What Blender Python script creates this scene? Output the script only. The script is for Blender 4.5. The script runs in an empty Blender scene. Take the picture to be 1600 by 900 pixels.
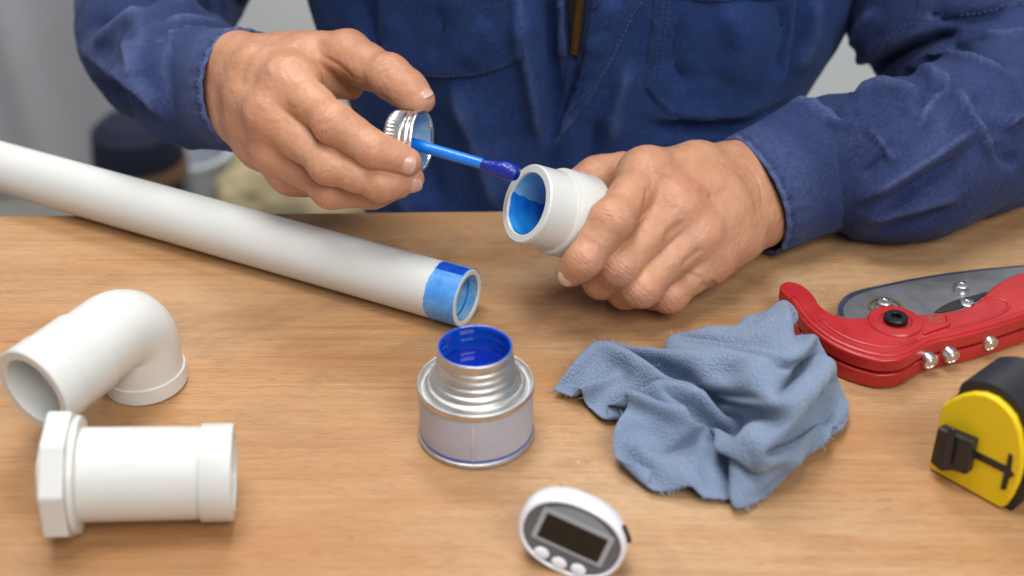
import bpy, bmesh, math, random
import numpy as np
from mathutils import Vector, Matrix

# ------------------------------------------------------------------ camera, world, lamps, exposure
random.seed(7)
RNG = np.random.default_rng(11)
scene = bpy.context.scene
PITCH, CAMH, FOC = math.radians(32.7), 0.4532, 1600 * 50 / 36.0
cam_d = bpy.data.cameras.new("camera")
cam = bpy.data.objects.new("camera", cam_d)
scene.collection.objects.link(cam)
scene.camera = cam
cam.location = (0, 0, CAMH)
cam.rotation_euler = (math.pi / 2 - PITCH, 0, 0)
cam_d.lens, cam_d.sensor_width = 50, 36
cam_d.clip_start, cam_d.clip_end = 0.02, 60
cam_d.dof.use_dof = True
cam_d.dof.focus_distance = 0.79
cam_d.dof.aperture_fstop = 4.6
cam_d.dof.aperture_blades = 7

world = bpy.data.worlds.new("World")
scene.world = world
world.use_nodes = True
bg = world.node_tree.nodes["Background"]
bg.inputs[0].default_value = (0.86, 0.93, 1.0, 1)
bg.inputs[1].default_value = 0.26

def area(name, loc, target, sx, sy, power, col):
    l = bpy.data.lights.new(name, 'AREA')
    l.shape, l.size, l.size_y, l.energy, l.color = 'RECTANGLE', sx, sy, power, col
    o = bpy.data.objects.new(name, l)
    scene.collection.objects.link(o)
    o.location = loc
    o.rotation_euler = (Vector(target) - Vector(loc)).to_track_quat('-Z', 'Y').to_euler()
    return o
area("window_light", (0.9, -1.1, 2.0), (0.05, 0.85, 0.05), 1.6, 1.2, 46.0, (1.0, 0.985, 0.965))
area("ceiling_light", (-0.25, 0.62, 2.0), (0.0, 0.78, 0.0), 0.9, 0.7, 24.0, (1.0, 0.98, 0.96))
area("background_fill", (-0.1, 2.0, 2.0), (0.0, 2.2, -.7), 1.0, 0.6, 30.0, (1.0, 0.98, 0.97))  # fill lamp added to lift the background, stands for no real fixture

scene.view_settings.view_transform = 'Standard'
scene.view_settings.look = 'None'
scene.view_settings.exposure = 0.12
scene.view_settings.gamma = 1.0
scene.view_settings.use_curve_mapping = False
scene.cycles.use_denoising = True
scene.cycles.max_bounces = 8

# ------------------------------------------------------------------ where things stand
cp, sp = math.cos(PITCH), math.sin(PITCH)
CAM = np.array([0, 0, CAMH])
def ray(px, py):
    a, b = (px - 800) / FOC, (450 - py) / FOC
    return np.array([a, cp + b * sp, -sp + b * cp])
def W(px, py, d):                      # a point at depth d
    return CAM + ray(px, py) * d
def T(px, py, z=0.0):                  # a point on the level plane z
    r = ray(px, py)
    return CAM + r * ((z - CAMH) / r[2])
def RP(px, py, p0, n):                 # a point on any plane
    r = ray(px, py)
    return CAM + r * (np.dot(np.asarray(p0) - CAM, n) / np.dot(r, n))
def project(P):
    v = np.asarray(P) - CAM
    d = v[..., 1] * cp - v[..., 2] * sp
    u = v[..., 1] * sp + v[..., 2] * cp
    return np.stack([800 + FOC * v[..., 0] / d, 450 - FOC * u / d], -1), d
def unit(v):
    v = np.asarray(v, float)
    return v / np.linalg.norm(v)
def basis(ax):
    ax = unit(ax)
    h = np.array([0, 0, 1.0]) if abs(ax[2]) < .9 else np.array([1.0, 0, 0])
    u = unit(np.cross(h, ax))
    return u, np.cross(ax, u), ax

# ------------------------------------------------------------------ mesh helpers
ORG = {}
def obj(name, verts, faces, mat, parent=None, smooth=True, sharp=35, bevel=0, seg=2, loc=None, sub=0):
    v = np.asarray(verts, float).reshape(-1, 3)
    org = ORG[parent.name] if parent is not None else np.asarray(loc if loc is not None else (0, 0, 0), float)
    me = bpy.data.meshes.new(name)
    if isinstance(faces, np.ndarray):
        k = faces.shape[1]
        me.vertices.add(len(v)); me.vertices.foreach_set('co', (v - org).ravel())
        me.loops.add(faces.size); me.loops.foreach_set('vertex_index', faces.ravel().astype(np.int32))
        me.polygons.add(len(faces)); me.polygons.foreach_set('loop_start', np.arange(0, faces.size, k, dtype=np.int32))
        me.update(calc_edges=True); me.validate()
    else:
        me.from_pydata([tuple(p) for p in (v - org)], [], [tuple(f) for f in faces])
        me.update()
    if smooth:
        me.shade_smooth()
        if sharp and not bevel:
            me.set_sharp_from_angle(angle=math.radians(sharp))
    me.materials.append(mat)
    o = bpy.data.objects.new(name, me)
    scene.collection.objects.link(o)
    ORG[o.name] = org
    if parent is not None:
        o.parent = parent
    else:
        o.location = org
    if bevel:
        m = o.modifiers.new("edge", 'BEVEL')
        m.width, m.segments, m.limit_method, m.angle_limit = bevel, seg, 'ANGLE', math.radians(32)
        m.harden_normals = True
    if sub:
        m = o.modifiers.new("sub", 'SUBSURF'); m.levels = m.render_levels = sub
    return o
def thing(name, label, cat, loc, group=None):
    o = bpy.data.objects.new(name, None)
    scene.collection.objects.link(o)
    o.location = loc
    o.empty_display_size = .02
    ORG[o.name] = np.asarray(loc, float)
    return tag(o, label, cat, group)
def tag(o, label, cat, group=None):
    o['label'], o['category'] = label, cat
    if group: o['group'] = group
    return o
def struct(o):
    o['kind'] = 'structure'
    return o
def lathe(prof, p0, axis, seg=64, rmod=None, th0=0.0, th1=2 * math.pi, cap0=False, cap1=False, closed=False):
    u, v, a = basis(axis)
    p0 = np.asarray(p0, float)
    full = abs(th1 - th0 - 2 * math.pi) < 1e-6
    n = seg if full else seg + 1
    th = th0 + (th1 - th0) * np.arange(n) / seg
    V = []
    for i, (r, t) in enumerate(prof):
        rr = np.full(n, r) if rmod is None else rmod(i, th, r)
        tt = np.full(n, t) if not callable(t) else t(th)
        V.append(p0 + np.outer(np.cos(th) * rr, u) + np.outer(np.sin(th) * rr, v) + np.outer(tt, a))
    V = np.concatenate(V)
    F = []
    m = len(prof)
    for i in range(m if closed else m - 1):
        b = ((i + 1) % m) * n
        for j in range(n if full else n - 1):
            k = (j + 1) % n
            F.append((i * n + j, i * n + k, b + k, b + j))
    if cap0: F.append(tuple(reversed(range(n))))
    if cap1: F.append(tuple(range((m - 1) * n, m * n)))
    return V, F
def catmull(pts, n=8, closed=False):
    p = np.asarray(pts, float)
    out = []
    m = len(p)
    for i in range(m if closed else m - 1):
        if closed:
            a, b, c, d = p[i - 1], p[i], p[(i + 1) % m], p[(i + 2) % m]
        else:
            a, b, c, d = p[max(i - 1, 0)], p[i], p[i + 1], p[min(i + 2, m - 1)]
        for k in range(n):
            t = k / n
            out.append(.5 * ((2 * b) + (-a + c) * t + (2 * a - 5 * b + 4 * c - d) * t * t + (-a + 3 * b - 3 * c + d) * t ** 3))
    if not closed: out.append(p[-1])
    return np.array(out)
def prism(outline, off):               # outline (n,3), swept by the vector off
    a = np.asarray(outline, float)
    n = len(a)
    V = np.concatenate([a, a + np.asarray(off)])
    F = [tuple(range(n - 1, -1, -1)), tuple(range(n, 2 * n))]
    F += [(i, (i + 1) % n, n + (i + 1) % n, n + i) for i in range(n)]
    nrm = np.zeros(3)
    for i in range(n): nrm += np.cross(a[i] - a[0], a[(i + 1) % n] - a[0])
    if np.dot(nrm, off) < 0: F = [tuple(reversed(f)) for f in F]
    return V, F
def tube(path, r, seg=12, up=(0, 0, 1), flat=1.0, caps=True):
    p = np.asarray(path, float)
    n = len(p)
    rr = np.full(n, r) if np.isscalar(r) else np.asarray(r)
    t = np.gradient(p, axis=0)
    t /= np.linalg.norm(t, axis=1)[:, None]
    up = np.asarray(up, float)
    V, F = [], []
    for i in range(n):
        s = unit(np.cross(t[i], up)); w = np.cross(s, t[i])
        th = 2 * math.pi * np.arange(seg) / seg
        V.append(p[i] + np.outer(np.cos(th) * rr[i], s) + np.outer(np.sin(th) * rr[i] * flat, w))
    for i in range(n - 1):
        for j in range(seg):
            k = (j + 1) % seg
            F.append((i * seg + j, i * seg + k, (i + 1) * seg + k, (i + 1) * seg + j))
    if caps:
        F.append(tuple(reversed(range(seg)))); F.append(tuple(range((n - 1) * seg, n * seg)))
    return np.concatenate(V), F
def join(*parts):
    V, F, o = [], [], 0
    for v, f in parts:
        V.append(np.asarray(v)); F += [tuple(i + o for i in g) for g in f]; o += len(v)
    return np.concatenate(V), F

# ------------------------------------------------------------------ materials
class M:
    def __init__(s, name):
        s.m = bpy.data.materials.new(name); s.m.use_nodes = True
        s.nt = s.m.node_tree; s.b = s.nt.nodes["Principled BSDF"]; s._tc = None
    def n(s, t, **k):
        nd = s.nt.nodes.new(t)
        for a, v in k.items():
            if a.startswith('i_'):
                key = a[2:]
                nd.inputs[int(key) if key.isdigit() else key].default_value = v
            else: setattr(nd, a, v)
        return nd
    def l(s, a, b): s.nt.links.new(a, b); return s
    def set(s, **k):
        for a, v in k.items():
            key = {'col': 'Base Color', 'rough': 'Roughness', 'metal': 'Metallic', 'sss': 'Subsurface Weight', 'spec': 'Specular IOR Level',
                   'sheen': 'Sheen Weight', 'coat': 'Coat Weight', 'crough': 'Coat Roughness'}[a]
            s.b.inputs[key].default_value = (*v, 1) if isinstance(v, tuple) else v
        return s
    def co(s, scale=(1, 1, 1), rot=(0, 0, 0)):
        if s._tc is None: s._tc = s.n('ShaderNodeTexCoord')
        mp = s.n('ShaderNodeMapping'); mp.inputs['Scale'].default_value = scale; mp.inputs['Rotation'].default_value = rot
        s.l(s._tc.outputs['Object'], mp.inputs[0]); return mp.outputs[0]
    def noise(s, sc=10, det=4, rough=.55, vec=None, dist=0):
        nd = s.n('ShaderNodeTexNoise', i_Scale=sc, i_Detail=det, i_Roughness=rough, i_Distortion=dist)
        s.l(vec if vec is not None else s.co(), nd.inputs['Vector']); return nd.outputs['Fac']
    def voro(s, sc=10, vec=None, feature='F1'):
        nd = s.n('ShaderNodeTexVoronoi', feature=feature, i_Scale=sc)
        s.l(vec if vec is not None else s.co(), nd.inputs['Vector']); return nd.outputs['Distance']
    def wave(s, sc, vec, dist=0, direction='X'):
        nd = s.n('ShaderNodeTexWave', bands_direction=direction, i_Scale=sc, i_Distortion=dist)
        s.l(vec, nd.inputs['Vector']); return nd.outputs['Fac']
    def ramp(s, fac, stops):
        nd = s.n('ShaderNodeValToRGB'); e = nd.color_ramp.elements
        while len(e) < len(stops): e.new(.5)
        for el, (p, c) in zip(e, stops):
            el.position = p; el.color = (*c, 1) if isinstance(c, tuple) else (c, c, c, 1)
        s.l(fac, nd.inputs[0]); return nd.outputs[0]
    def mix(s, fac, a, b, mode='MIX'):
        nd = s.n('ShaderNodeMix', data_type='RGBA', blend_type=mode)
        for v, i in ((fac, 0), (a, 6), (b, 7)):
            if isinstance(v, (int, float)): nd.inputs[i].default_value = v
            elif isinstance(v, tuple): nd.inputs[i].default_value = (*v, 1)
            else: s.l(v, nd.inputs[i])
        return nd.outputs[2]
    def math(s, op, a, b=0.0):
        nd = s.n('ShaderNodeMath', operation=op)
        for v, i in ((a, 0), (b, 1)):
            if isinstance(v, (int, float)): nd.inputs[i].default_value = v
            else: s.l(v, nd.inputs[i])
        return nd.outputs[0]
    def attr(s, name): return s.n('ShaderNodeAttribute', attribute_name=name).outputs['Fac']
    def color(s, c): return s.l(c, s.b.inputs['Base Color'])
    def rough(s, c): return s.l(c, s.b.inputs['Roughness'])
    def bump(s, h, dist=.001, st=.5):
        nd = s.n('ShaderNodeBump', i_Strength=st, i_Distance=dist); s.l(h, nd.inputs['Height'])
        if getattr(s, '_bp', None) is not None: s.l(s._bp, nd.inputs['Normal'])
        s._bp = nd.outputs[0]; s.l(s._bp, s.b.inputs['Normal']); return s

def plain(name, col, rough=.5, metal=0., var=.06, sc=60, bumpd=0., **k):
    m = M(name).set(rough=rough, metal=metal, **k)
    f = m.noise(sc, 5)
    m.color(m.ramp(f, [(.25, tuple(c * (1 - var) for c in col)), (.75, tuple(min(1, c * (1 + var)) for c in col))]))
    m.rough(m.ramp(m.noise(sc * 1.7, 4), [(.3, max(.02, rough - .06)), (.7, rough + .08)]))
    if bumpd: m.bump(m.noise(sc * 6, 3), bumpd, .4)
    return m.m

def wood_mat():
    m = M("plywood").set(rough=.5, spec=.35)
    g = m.noise(6, 7, .68, m.co((1.0, 34, 1)), .06)          # long grain along the board
    g2 = m.noise(17, 6, .70, m.co((1.0, 64, 1)), .04)
    f1 = m.noise(3.2, 3, .5, m.co((1, 2.2, 1)))
    base = m.ramp(g, [(.25, (.375, .195, .09)), (.45, (.475, .262, .124)), (.60, (.525, .305, .152)), (.8, (.59, .365, .198))])
    base = m.mix(m.math('MULTIPLY', m.ramp(g2, [(.42, 0.), (.68, 1.)]), .48), base, (.33, .165, .07))
    base = m.mix(m.ramp(f1, [(.42, 0.), (.68, .62)]), base, (.60, .42, .265))      # pale worn areas
    f2 = m.noise(5.5, 5, .65, m.co((.7, 3.4, 1)), .5)
    base = m.mix(m.ramp(f2, [(.46, 0.), (.66, .7)]), base, (.43, .195, .072))
    f3 = m.noise(13, 5, .7, m.co((.8, 2.2, 1)), .8)
    base = m.mix(m.ramp(f3, [(.55, 0.), (.74, .5)]), base, (.33, .165, .07))
    scr = m.ramp(m.noise(60, 2, .5, m.co((1, 16, 1), (0, 0, .5))), [(.70, 0.), (.74, 1.)])
    base = m.mix(m.math('MULTIPLY', scr, m.ramp(m.noise(7, 2), [(.5, 0.), (.62, .5)])), base, (.66, .47, .30))    # redder bands
    pores = m.ramp(m.noise(120, 2, .5, m.co((1, 20, 1))), [(.58, 0.), (.7, 1.)])
    base = m.mix(m.math('MULTIPLY', pores, .45), base, (.22, .105, .045))
    vk = m.voro(9, m.co((1, 4.5, 1)))
    knot = m.ramp(vk, [(.035, 1.), (.075, 0.)])
    base = m.mix(m.math('MULTIPLY', knot, .5), base, (.15, .07, .03))
    dust = m.ramp(m.noise(240, 2, .7), [(.66, 0.), (.74, 1.)])
    base = m.mix(m.math('MULTIPLY', dust, m.ramp(m.noise(14, 3), [(.5, 0.), (.7, .5)])), base, (.78, .66, .52))
    flk = m.ramp(m.noise(42, 3, .6, m.co((1, 26, 1)), .3), [(.62, 0.), (.70, 1.)])
    base = m.mix(m.math('MULTIPLY', flk, m.ramp(m.noise(8, 3), [(.40, .15), (.62, .62)])), base, (.20, .095, .042))
    grm = m.ramp(m.noise(4.2, 6, .72, m.co((1, 1.7, 1)), 1.2), [(.50, 0.), (.68, .62)])
    base = m.mix(grm, base, (.27, .155, .085))
    base = m.mix(1.0, base, (.93, .915, .855), 'MULTIPLY')
    m.color(base)
    m.rough(m.ramp(g, [(.3, .42), (.7, .58)]))
    m.bump(g2, .0006, .35); m.bump(pores, .0003, .35); m.bump(knot, .0008, -.4)
    return m.m
def pvc_mat(name, col=(.80, .81, .78), rough=.3):
    m = M(name).set(rough=rough, sss=.06, spec=.5)
    m.b.inputs['Subsurface Radius'].default_value = (.004, .004, .004)
    f = m.noise(38, 5)
    c = m.ramp(f, [(.3, tuple(x * .965 for x in col)), (.7, col)])
    sm = m.ramp(m.noise(75, 5, .7, m.co((1, 1, 1))), [(.62, 0.), (.75, .35)])
    c = m.mix(m.math('MULTIPLY', sm, m.ramp(m.noise(9, 2), [(.45, 0.), (.7, .6)])), c, (.52, .48, .40))   # handling grime
    m.color(c)
    m.rough(m.ramp(m.noise(55, 5), [(.3, rough - .07), (.7, rough + .14)]))
    m.bump(m.noise(300, 3), .0002, .12)
    return m.m
def metal_mat(name, col, rough=.28, scr=.5):
    m = M(name).set(metal=1., rough=rough)
    f = m.noise(90, 5, .65)
    m.color(m.ramp(f, [(.3, tuple(c * .8 for c in col)), (.7, col)]))
    m.rough(m.ramp(m.noise(160, 5, .7), [(.3, rough - .08), (.75, rough + .18)]))
    m.bump(m.noise(420, 3), .00015, .18 * scr)
    return m.m
MAT = {}
MAT['wood'] = wood_mat()
MAT['pvc'] = pvc_mat("white_pvc", (.69, .70, .675))
MAT['pipe'] = pvc_mat("pipe_pvc", (.66, .672, .65), .38)
MAT['steel'] = metal_mat("bright_steel", (.80, .79, .77), .24)
MAT['tin'] = metal_mat("tinplate", (.70, .695, .68), .40)
MAT['black'] = plain("black_plastic", (.016, .016, .018), .42, bumpd=.0003)
MAT['rubber'] = plain("black_rubber", (.014, .015, .020), .5, var=.25, sc=45, bumpd=.0006)
MAT['yellow'] = plain("yellow_plastic", (.87, .62, .008), .34, var=.05, sc=40)
MAT['blackoxide'] = plain("black_oxide", (.022, .022, .024), .35, metal=.6)
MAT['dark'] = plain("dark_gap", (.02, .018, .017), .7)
def primer_mat(name, a, b, sc=(1, 1, 1), rough=.22, freq=60, coat=.3):
    m = M(name).set(rough=rough, coat=coat, crough=.08)
    f = m.noise(freq, 5, .65, m.co(sc), .6)
    m.color(m.ramp(f, [(.28, a), (.5, tuple((x + y) / 2 for x, y in zip(a, b))), (.72, b)]))
    m.rough(m.ramp(m.noise(120, 3), [(.3, rough - .08), (.7, rough + .15)]))
    m.bump(f, .0003, .4)
    return m.m
MAT['primer'] = primer_mat("primer_film", (.14, .42, .83), (.04, .23, .70), (1, 1, 1), .25, 110)
MAT['primer_pale'] = primer_mat("primer_pale", (.40, .64, .82), (.07, .34, .72), (1, 1, 1), .28, 90)
MAT['primer_wet'] = primer_mat("primer_wet", (.0, .13, .62), (.03, .32, .84), (1, 1, 1), .14, 60, .8)
MAT['primer_deep'] = primer_mat("primer_deep", (.002, .045, .38), (.006, .10, .58), (1, 1, 1), .1, 40, 1.)
MAT['stem'] = primer_mat("stem_blue", (.004, .17, .78), (.008, .24, .85), (1, 1, 1), .22, 30, .5)

# ------------------------------------------------------------------ bench
e0, e1 = T(0, 337), T(1600, 322)
ed = unit(e1 - e0); en = np.array([-ed[1], ed[0], 0])
mid = (e0 + e1) / 2
c = [mid - ed * .85 + en * 0, mid + ed * .85, mid + ed * .85 - en * .66, mid - ed * .85 - en * .66]
bench = thing("workbench", "brown plywood workbench top with long grain carrying all the tools", "workbench", tuple(mid + np.array([0, 0, -.02])))
obj("tabletop", *prism([p + np.array([0, 0, -.02]) for p in c], (0, 0, .02)), MAT['wood'], bench, smooth=False, bevel=.0012)
rail = plain("bench_frame", (.30, .19, .10), .6, var=.15)
for s in (-1, 1):
    a = mid + ed * s * .80
    for q in (-.04, -.60):
        b = a + en * q
        o_ = [b + np.array([x, y, -.75]) for x, y in ((-.03, -.03), (.03, -.03), (.03, .03), (-.03, .03))]
        obj("leg", *prism(o_, (0, 0, .729)), rail, bench, smooth=False, bevel=.002)

# ------------------------------------------------------------------ long pipe with primed end
RP_ = .0167
PA, PB = T(731, 466, RP_), T(0, 261, RP_)
pdir = unit(PB - PA)
pipe = thing("plastic_pipe", "long straight white plastic pipe with blue primer brushed round its open end", "pipe", tuple(PA - np.array([0, 0, RP_])))
L = .75
Ri = .0133
obj("tube", *lathe([(RP_ - .0006, 0), (RP_, .0006), (RP_, .05), (RP_, .3), (RP_, L), (Ri, L), (Ri, .3), (Ri, .0006), (Ri + .0005, 0)], PA, pdir, 72, closed=True), MAT['pipe'], pipe)
def ragged(base, amp, ph):
    return lambda th: base + amp * (np.sin(th * 3 + ph) + .6 * np.sin(th * 7 + 2 * ph) + .5 * np.sin(th * 17 + ph * 3) + .45 * np.sin(th * 31 + ph) * np.sin(th * 5 + 1)) / 2
e_ = .00018
obj("primer_band", *lathe([(RP_ + e_, -e_ + .0005), (RP_ + e_, .0008), (RP_ + e_, .008), (RP_ + e_, .014), (RP_ + e_, ragged(.0190, .0006, 1.)), (RP_ - e_, ragged(.0194, .0006, 1.))], PA, pdir, 200), MAT['primer'], pipe)
up_p, vp_, _ = basis(pdir)
top_a = math.atan2(np.dot([0, 0, 1.], vp_), np.dot([0, 0, 1.], up_p))
toc = math.atan2(np.dot([.35, -.6, .7], vp_), np.dot([.35, -.6, .7], up_p))
sg_ = 1 if math.sin(toc - top_a) > 0 else -1
obj("wet_primer_stroke", *lathe([(RP_ + 2.2 * e_, .0012), (RP_ + 2.2 * e_, .010), (RP_ + 2.2 * e_, ragged(.0180, .0006, 2.)), (RP_, ragged(.0184, .0006, 2.))], PA, pdir, 22, th0=top_a - .2, th1=top_a + .3), primer_mat("primer_band_dark", (.006, .04, .42), (.012, .10, .62), (1, 1, 1), .18, 90, .6), pipe)
obj("primer_lining", *lathe([(Ri - e_, .001), (Ri - e_, .01), (Ri - e_, .02), (Ri - e_, ragged(.03, .002, 3.))], PA, pdir, 72), MAT['primer_pale'], pipe)
for t_, w_ in ((.006, .0012), (.0125, .0014)):
    obj("primer_streak", *lathe([(Ri - 2 * e_, t_), (Ri - 2.4 * e_, t_ + w_ / 2), (Ri - 2 * e_, t_ + w_)], PA, pdir, 60), MAT['primer_wet'], pipe)

# ------------------------------------------------------------------ elbow standing on one socket
EB = T(229, 597)
tilt = math.radians(2)
h1 = np.array([math.cos(math.radians(239.5)), math.sin(math.radians(239.5)), 0])   # where the long leg points
l1 = unit(h1 * math.cos(tilt) - np.array([0, 0, 1.]) * math.sin(tilt))
l2 = -unit(np.array([0, 0, 1.]) * math.cos(tilt) + h1 * math.sin(tilt))            # down the standing socket
RE, RI = .0210, .0168
cE = EB - l2 * .0415 + np.array([0, 0, .0009])
elbow = thing("pipe_elbow", "white plastic elbow fitting standing on one end with its other mouth open", "pipe fitting", tuple(EB))
br = .0175
path, rad = [], []
for t in np.linspace(.0415, br, 6): path.append(cE + l2 * t)
cc = cE + (l1 + l2) * br
for a in np.linspace(0, math.pi / 2, 18)[1:-1]: path.append(cc - l1 * br * math.cos(a) - l2 * br * math.sin(a))
for t in np.linspace(br, .0355, 6): path.append(cE + l1 * t)
path = np.array(path)
def sweep(path, r, side, seg=64):
    t = np.gradient(path, axis=0); t /= np.linalg.norm(t, axis=1)[:, None]
    V, F = [], []
    for i in range(len(path)):
        s = unit(side); w = np.cross(t[i], s)
        th = 2 * math.pi * np.arange(seg) / seg
        V.append(path[i] + np.outer(np.cos(th) * r[i], s) + np.outer(np.sin(th) * r[i], w))
    for i in range(len(path) - 1):
        for j in range(seg):
            k = (j + 1) % seg
            F.append((i * seg + j, i * seg + k, (i + 1) * seg + k, (i + 1) * seg + j))
    return np.concatenate(V), F
side = np.cross(l1, l2)
obj("bend", *sweep(path, np.full(len(path), RE), side), MAT['pvc'], elbow, sharp=50)
lp = MAT['pvc']
obj("socket_collar", *lathe([(RI, .0415), (RE + .0003, .0415), (RE + .0009, .0408), (RE + .0009, .0322), (RE + .0002, .0316), (RE - .001, .0316)], cE, l2, 72), lp, elbow)
obj("socket_lining", *lathe([(RI, .0415), (RI, .02), (RI - .002, .0195), (.002, .0195)], cE, l2, 48), lp, elbow)
obj("socket_sleeve", *lathe([(RE - .002, .0338), (RE + .0007, .0339), (RE + .0013, .0345), (RE + .0013, .0550), (RE + .0019, .0558), (RE + .0019, .0692), (RE + .0012, .0700), (RI + .0012, .0700), (RI + .0006, .0694),
                             (RI + .0006, .052), (RI - .0014, .051), (RI - .0014, .026), (.001, .026)], cE, l1, 80), lp, elbow)
seam = [p - side * 0 + unit(np.cross(side, g)) * (RE + .0001) for p, g in zip(path, np.gradient(path, axis=0))]
if np.dot(seam[12] - cE, -(l1 + l2)) < 0: seam = [2 * p - s_ for p, s_ in zip(path, seam)]
obj("mould_seam", *tube(np.array(seam[4:-2]), .00045, 8, up=side), lp, elbow)

# ------------------------------------------------------------------ adapter with flange nut
RN, RB = .0288, .0218
A0, A1 = T(97, 742, RN * .97), T(342, 738, .0232)
ad = unit(A1 - A0)
adapter = thing("pipe_adapter", "white plastic straight pipe adapter with octagonal nut lying on its side", "pipe fitting", tuple((A0 + A1) / 2 * np.array([1, 1, 0])))
u8, v8, _ = basis(ad)
oct_ = [A0 - ad * .0055 + (u8 * math.cos(a) + v8 * math.sin(a)) * RN / math.cos(math.pi / 8) * .985 for a in np.arange(8) * math.pi / 4 + math.pi / 8 + .05]
obj("nut", *prism(oct_, ad * .0112), MAT['pvc'], adapter, bevel=.0014, seg=3)
Lb = np.linalg.norm(A1 - A0)
obj("flange", *lathe([(.018, .0058), (.0268, .0059), (.0273, .0068), (.0268, .0088), (RB, .0094)], A0, ad, 72), MAT['pvc'], adapter)
obj("barrel", *lathe([(RB, .006), (RB, .02), (RB - .0002, Lb - .0092), (RB - .0006, Lb - .0088), (RB - .0006, Lb - .0082), (RB + .0004, Lb - .0078)], A0, ad, 80), MAT['pvc'], adapter)
obj("end_collar", *lathe([(RB - .001, Lb - .0079), (RB + .0007, Lb - .0078), (RB + .001, Lb - .0072), (RB + .001, Lb + .0062), (RB + .0004, Lb + .0070), (.0182, Lb + .0070), (.0178, Lb + .0064),
                          (.0178, Lb - .02), (.016, Lb - .0205), (.016, -.0085), (.0005, -.0082)], A0, ad, 80), MAT['pvc'], adapter)

# ------------------------------------------------------------------ tin of blue primer
CB = T(744.5, 676)
can = thing("primer_can", "small open round tin with grey label and screw neck full of blue primer", "can", tuple(CB))
Z = np.array([0, 0, 1.])
obj("base_rim", *lathe([(.0005, .0008), (.027, .0008), (.0282, 0), (.0293, .0004), (.0297, .0014), (.0293, .0025), (.0284, .0030)], CB, Z, 96), MAT['tin'], can)
lab = M("can_label").set(rough=.42, spec=.4)
f_ = lab.noise(55, 5)
cl = lab.ramp(f_, [(.3, (.43, .43, .50)), (.7, (.49, .49, .555))])
cl = lab.mix(lab.ramp(lab.noise(170, 4, .7), [(.60, 0.), (.75, .22)]), cl, (.32, .33, .38))
lab.color(cl); lab.bump(lab.noise(260, 3), .0003, .2)
obj("label", *lathe([(.0281, .0026), (.0286, .0032), (.0287, .006), (.0287, .027), (.0284, .0288)], CB, Z, 96), lab.m, can)
seam_a = math.atan2(-1, .02)
obj("label_seam", *lathe([(.02885, .0048), (.0290, .0052), (.0290, .0268), (.02885, .0272)], CB, Z, 3, th0=-.06, th1=.0), plain("label_overlap", (.50, .49, .54), .42), can)
obj("blue_stripe", *lathe([(.02872, .0037), (.02882, .0039), (.02882, .0048), (.02872, .0050)], CB, Z, 96), plain("stripe_blue", (.02, .10, .55), .4), can)
top = [(.0281, .0283), (.0288, .0288), (.0292, .0300), (.0293, .0318), (.0290, .0327), (.0284, .0329), (.0279, .0322), (.0276, .0306), (.0268, .0300), (.0258, .0303), (.0252, .0318),
       (.0247, .0329), (.0238, .0335), (.0228, .0338), (.0223, .0347), (.0221, .0358), (.0215, .0366), (.0206, .0371), (.0202, .0380), (.0203, .0392), (.0199, .0402), (.0192, .0407),
       (.0190, .0415), (.0194, .0423), (.0196, .0433), (.0192, .0442), (.0186, .0447), (.0185, .0415), (.0190, .0464), (.0191, .0473), (.0187, .0482), (.0183, .0488), (.0183, .0520),
       (.0186, .0530), (.0184, .0538), (.0178, .0541), (.0173, .0537)]
obj("threaded_neck", *lathe(catmull(top, 3), CB, Z, 112), MAT['tin'], can, sharp=0)
obj("neck_lining", *lathe([(.0184, .0537), (.0179, .05425), (.0173, .0540), (.0170, .0525), (.0172, .0505), (.0178, .0490), (.0171, .0474), (.0171, .0465), (.0178, .0450), (.0171, .0434), (.0172, .0400), (.0170, .036)], CB, Z, 80), MAT['primer_deep'], can, sharp=0)
liq = M("primer_liquid").set(col=(.002, .020, .30), rough=.05, coat=1., crough=.02)
liq.bump(liq.noise(30, 2), .001, .15)
obj("primer", *lathe([(.0172, .0418), (.0166, .0408), (.0150, .0405), (.0003, .0405)], CB, Z, 64, cap1=True), liq.m, can)

# ------------------------------------------------------------------ screw cap with dauber
C0 = W(638, 219, .795)
Cb = W(790, 266, .779)
S0 = W(648, 226, .792)
cax = unit(Cb - S0)
capax = unit(np.array([.93, 0, 0]) * 1 + np.array([0, -cp, sp]) * .30 + np.array([0, sp, cp]) * -.10)
cap = thing("cap_with_dauber", "silver screw cap with long blue dauber stem and wet blue tip held in fingers", "cap", tuple(C0))
RC = .0166
def knurl(i, th, r):
    return r - (.0008 * (.5 + .5 * np.cos(th * 46)) if i in KN else 0)
prof = [(.0005, -.0095), (.0135, -.0095), (.0152, -.0092), (.0160, -.0084), (RC, -.0072), (RC, -.0060), (RC, -.0010), (RC, .0002), (RC - .0011, .0010), (RC - .0011, .0020), (RC - .0002, .0028), (RC - .0002, .0046),
        (RC - .0008, .0052), (RC - .0002, .0060), (RC + .0008, .0066), (RC + .0009, .0078), (RC + .0003, .0086), (RC - .0008, .0084), (RC - .0012, .0070), (RC - .0012, -.0078), (.0005, -.0080)]
KN = (5, 6)
obj("cap_shell", *lathe(prof, C0, capax, 184, rmod=knurl), metal_mat("cap_aluminium", (.86, .86, .85), .26, .2), cap, sharp=60)
obj("cap_lining", *lathe([(RC - .00135, .0072), (RC - .0014, .004), (RC - .0014, -.0072), (RC - .004, -.0076), (.0005, -.0077)], C0, capax, 64), primer_mat("cap_lining_blue", (.42, .60, .74), (.10, .33, .68), (1, 1, 1), .25, 110, .3), cap)
SL = np.linalg.norm(Cb - S0)
sb = C0 - capax * .0074
s_end = Cb - cax * .006
obj("stem", *tube(np.array([sb + (s_end - sb) * t for t in np.linspace(0, 1, 14)]), np.linspace(.0035, .0030, 14), 24), MAT['stem'], cap, sharp=50)
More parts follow.
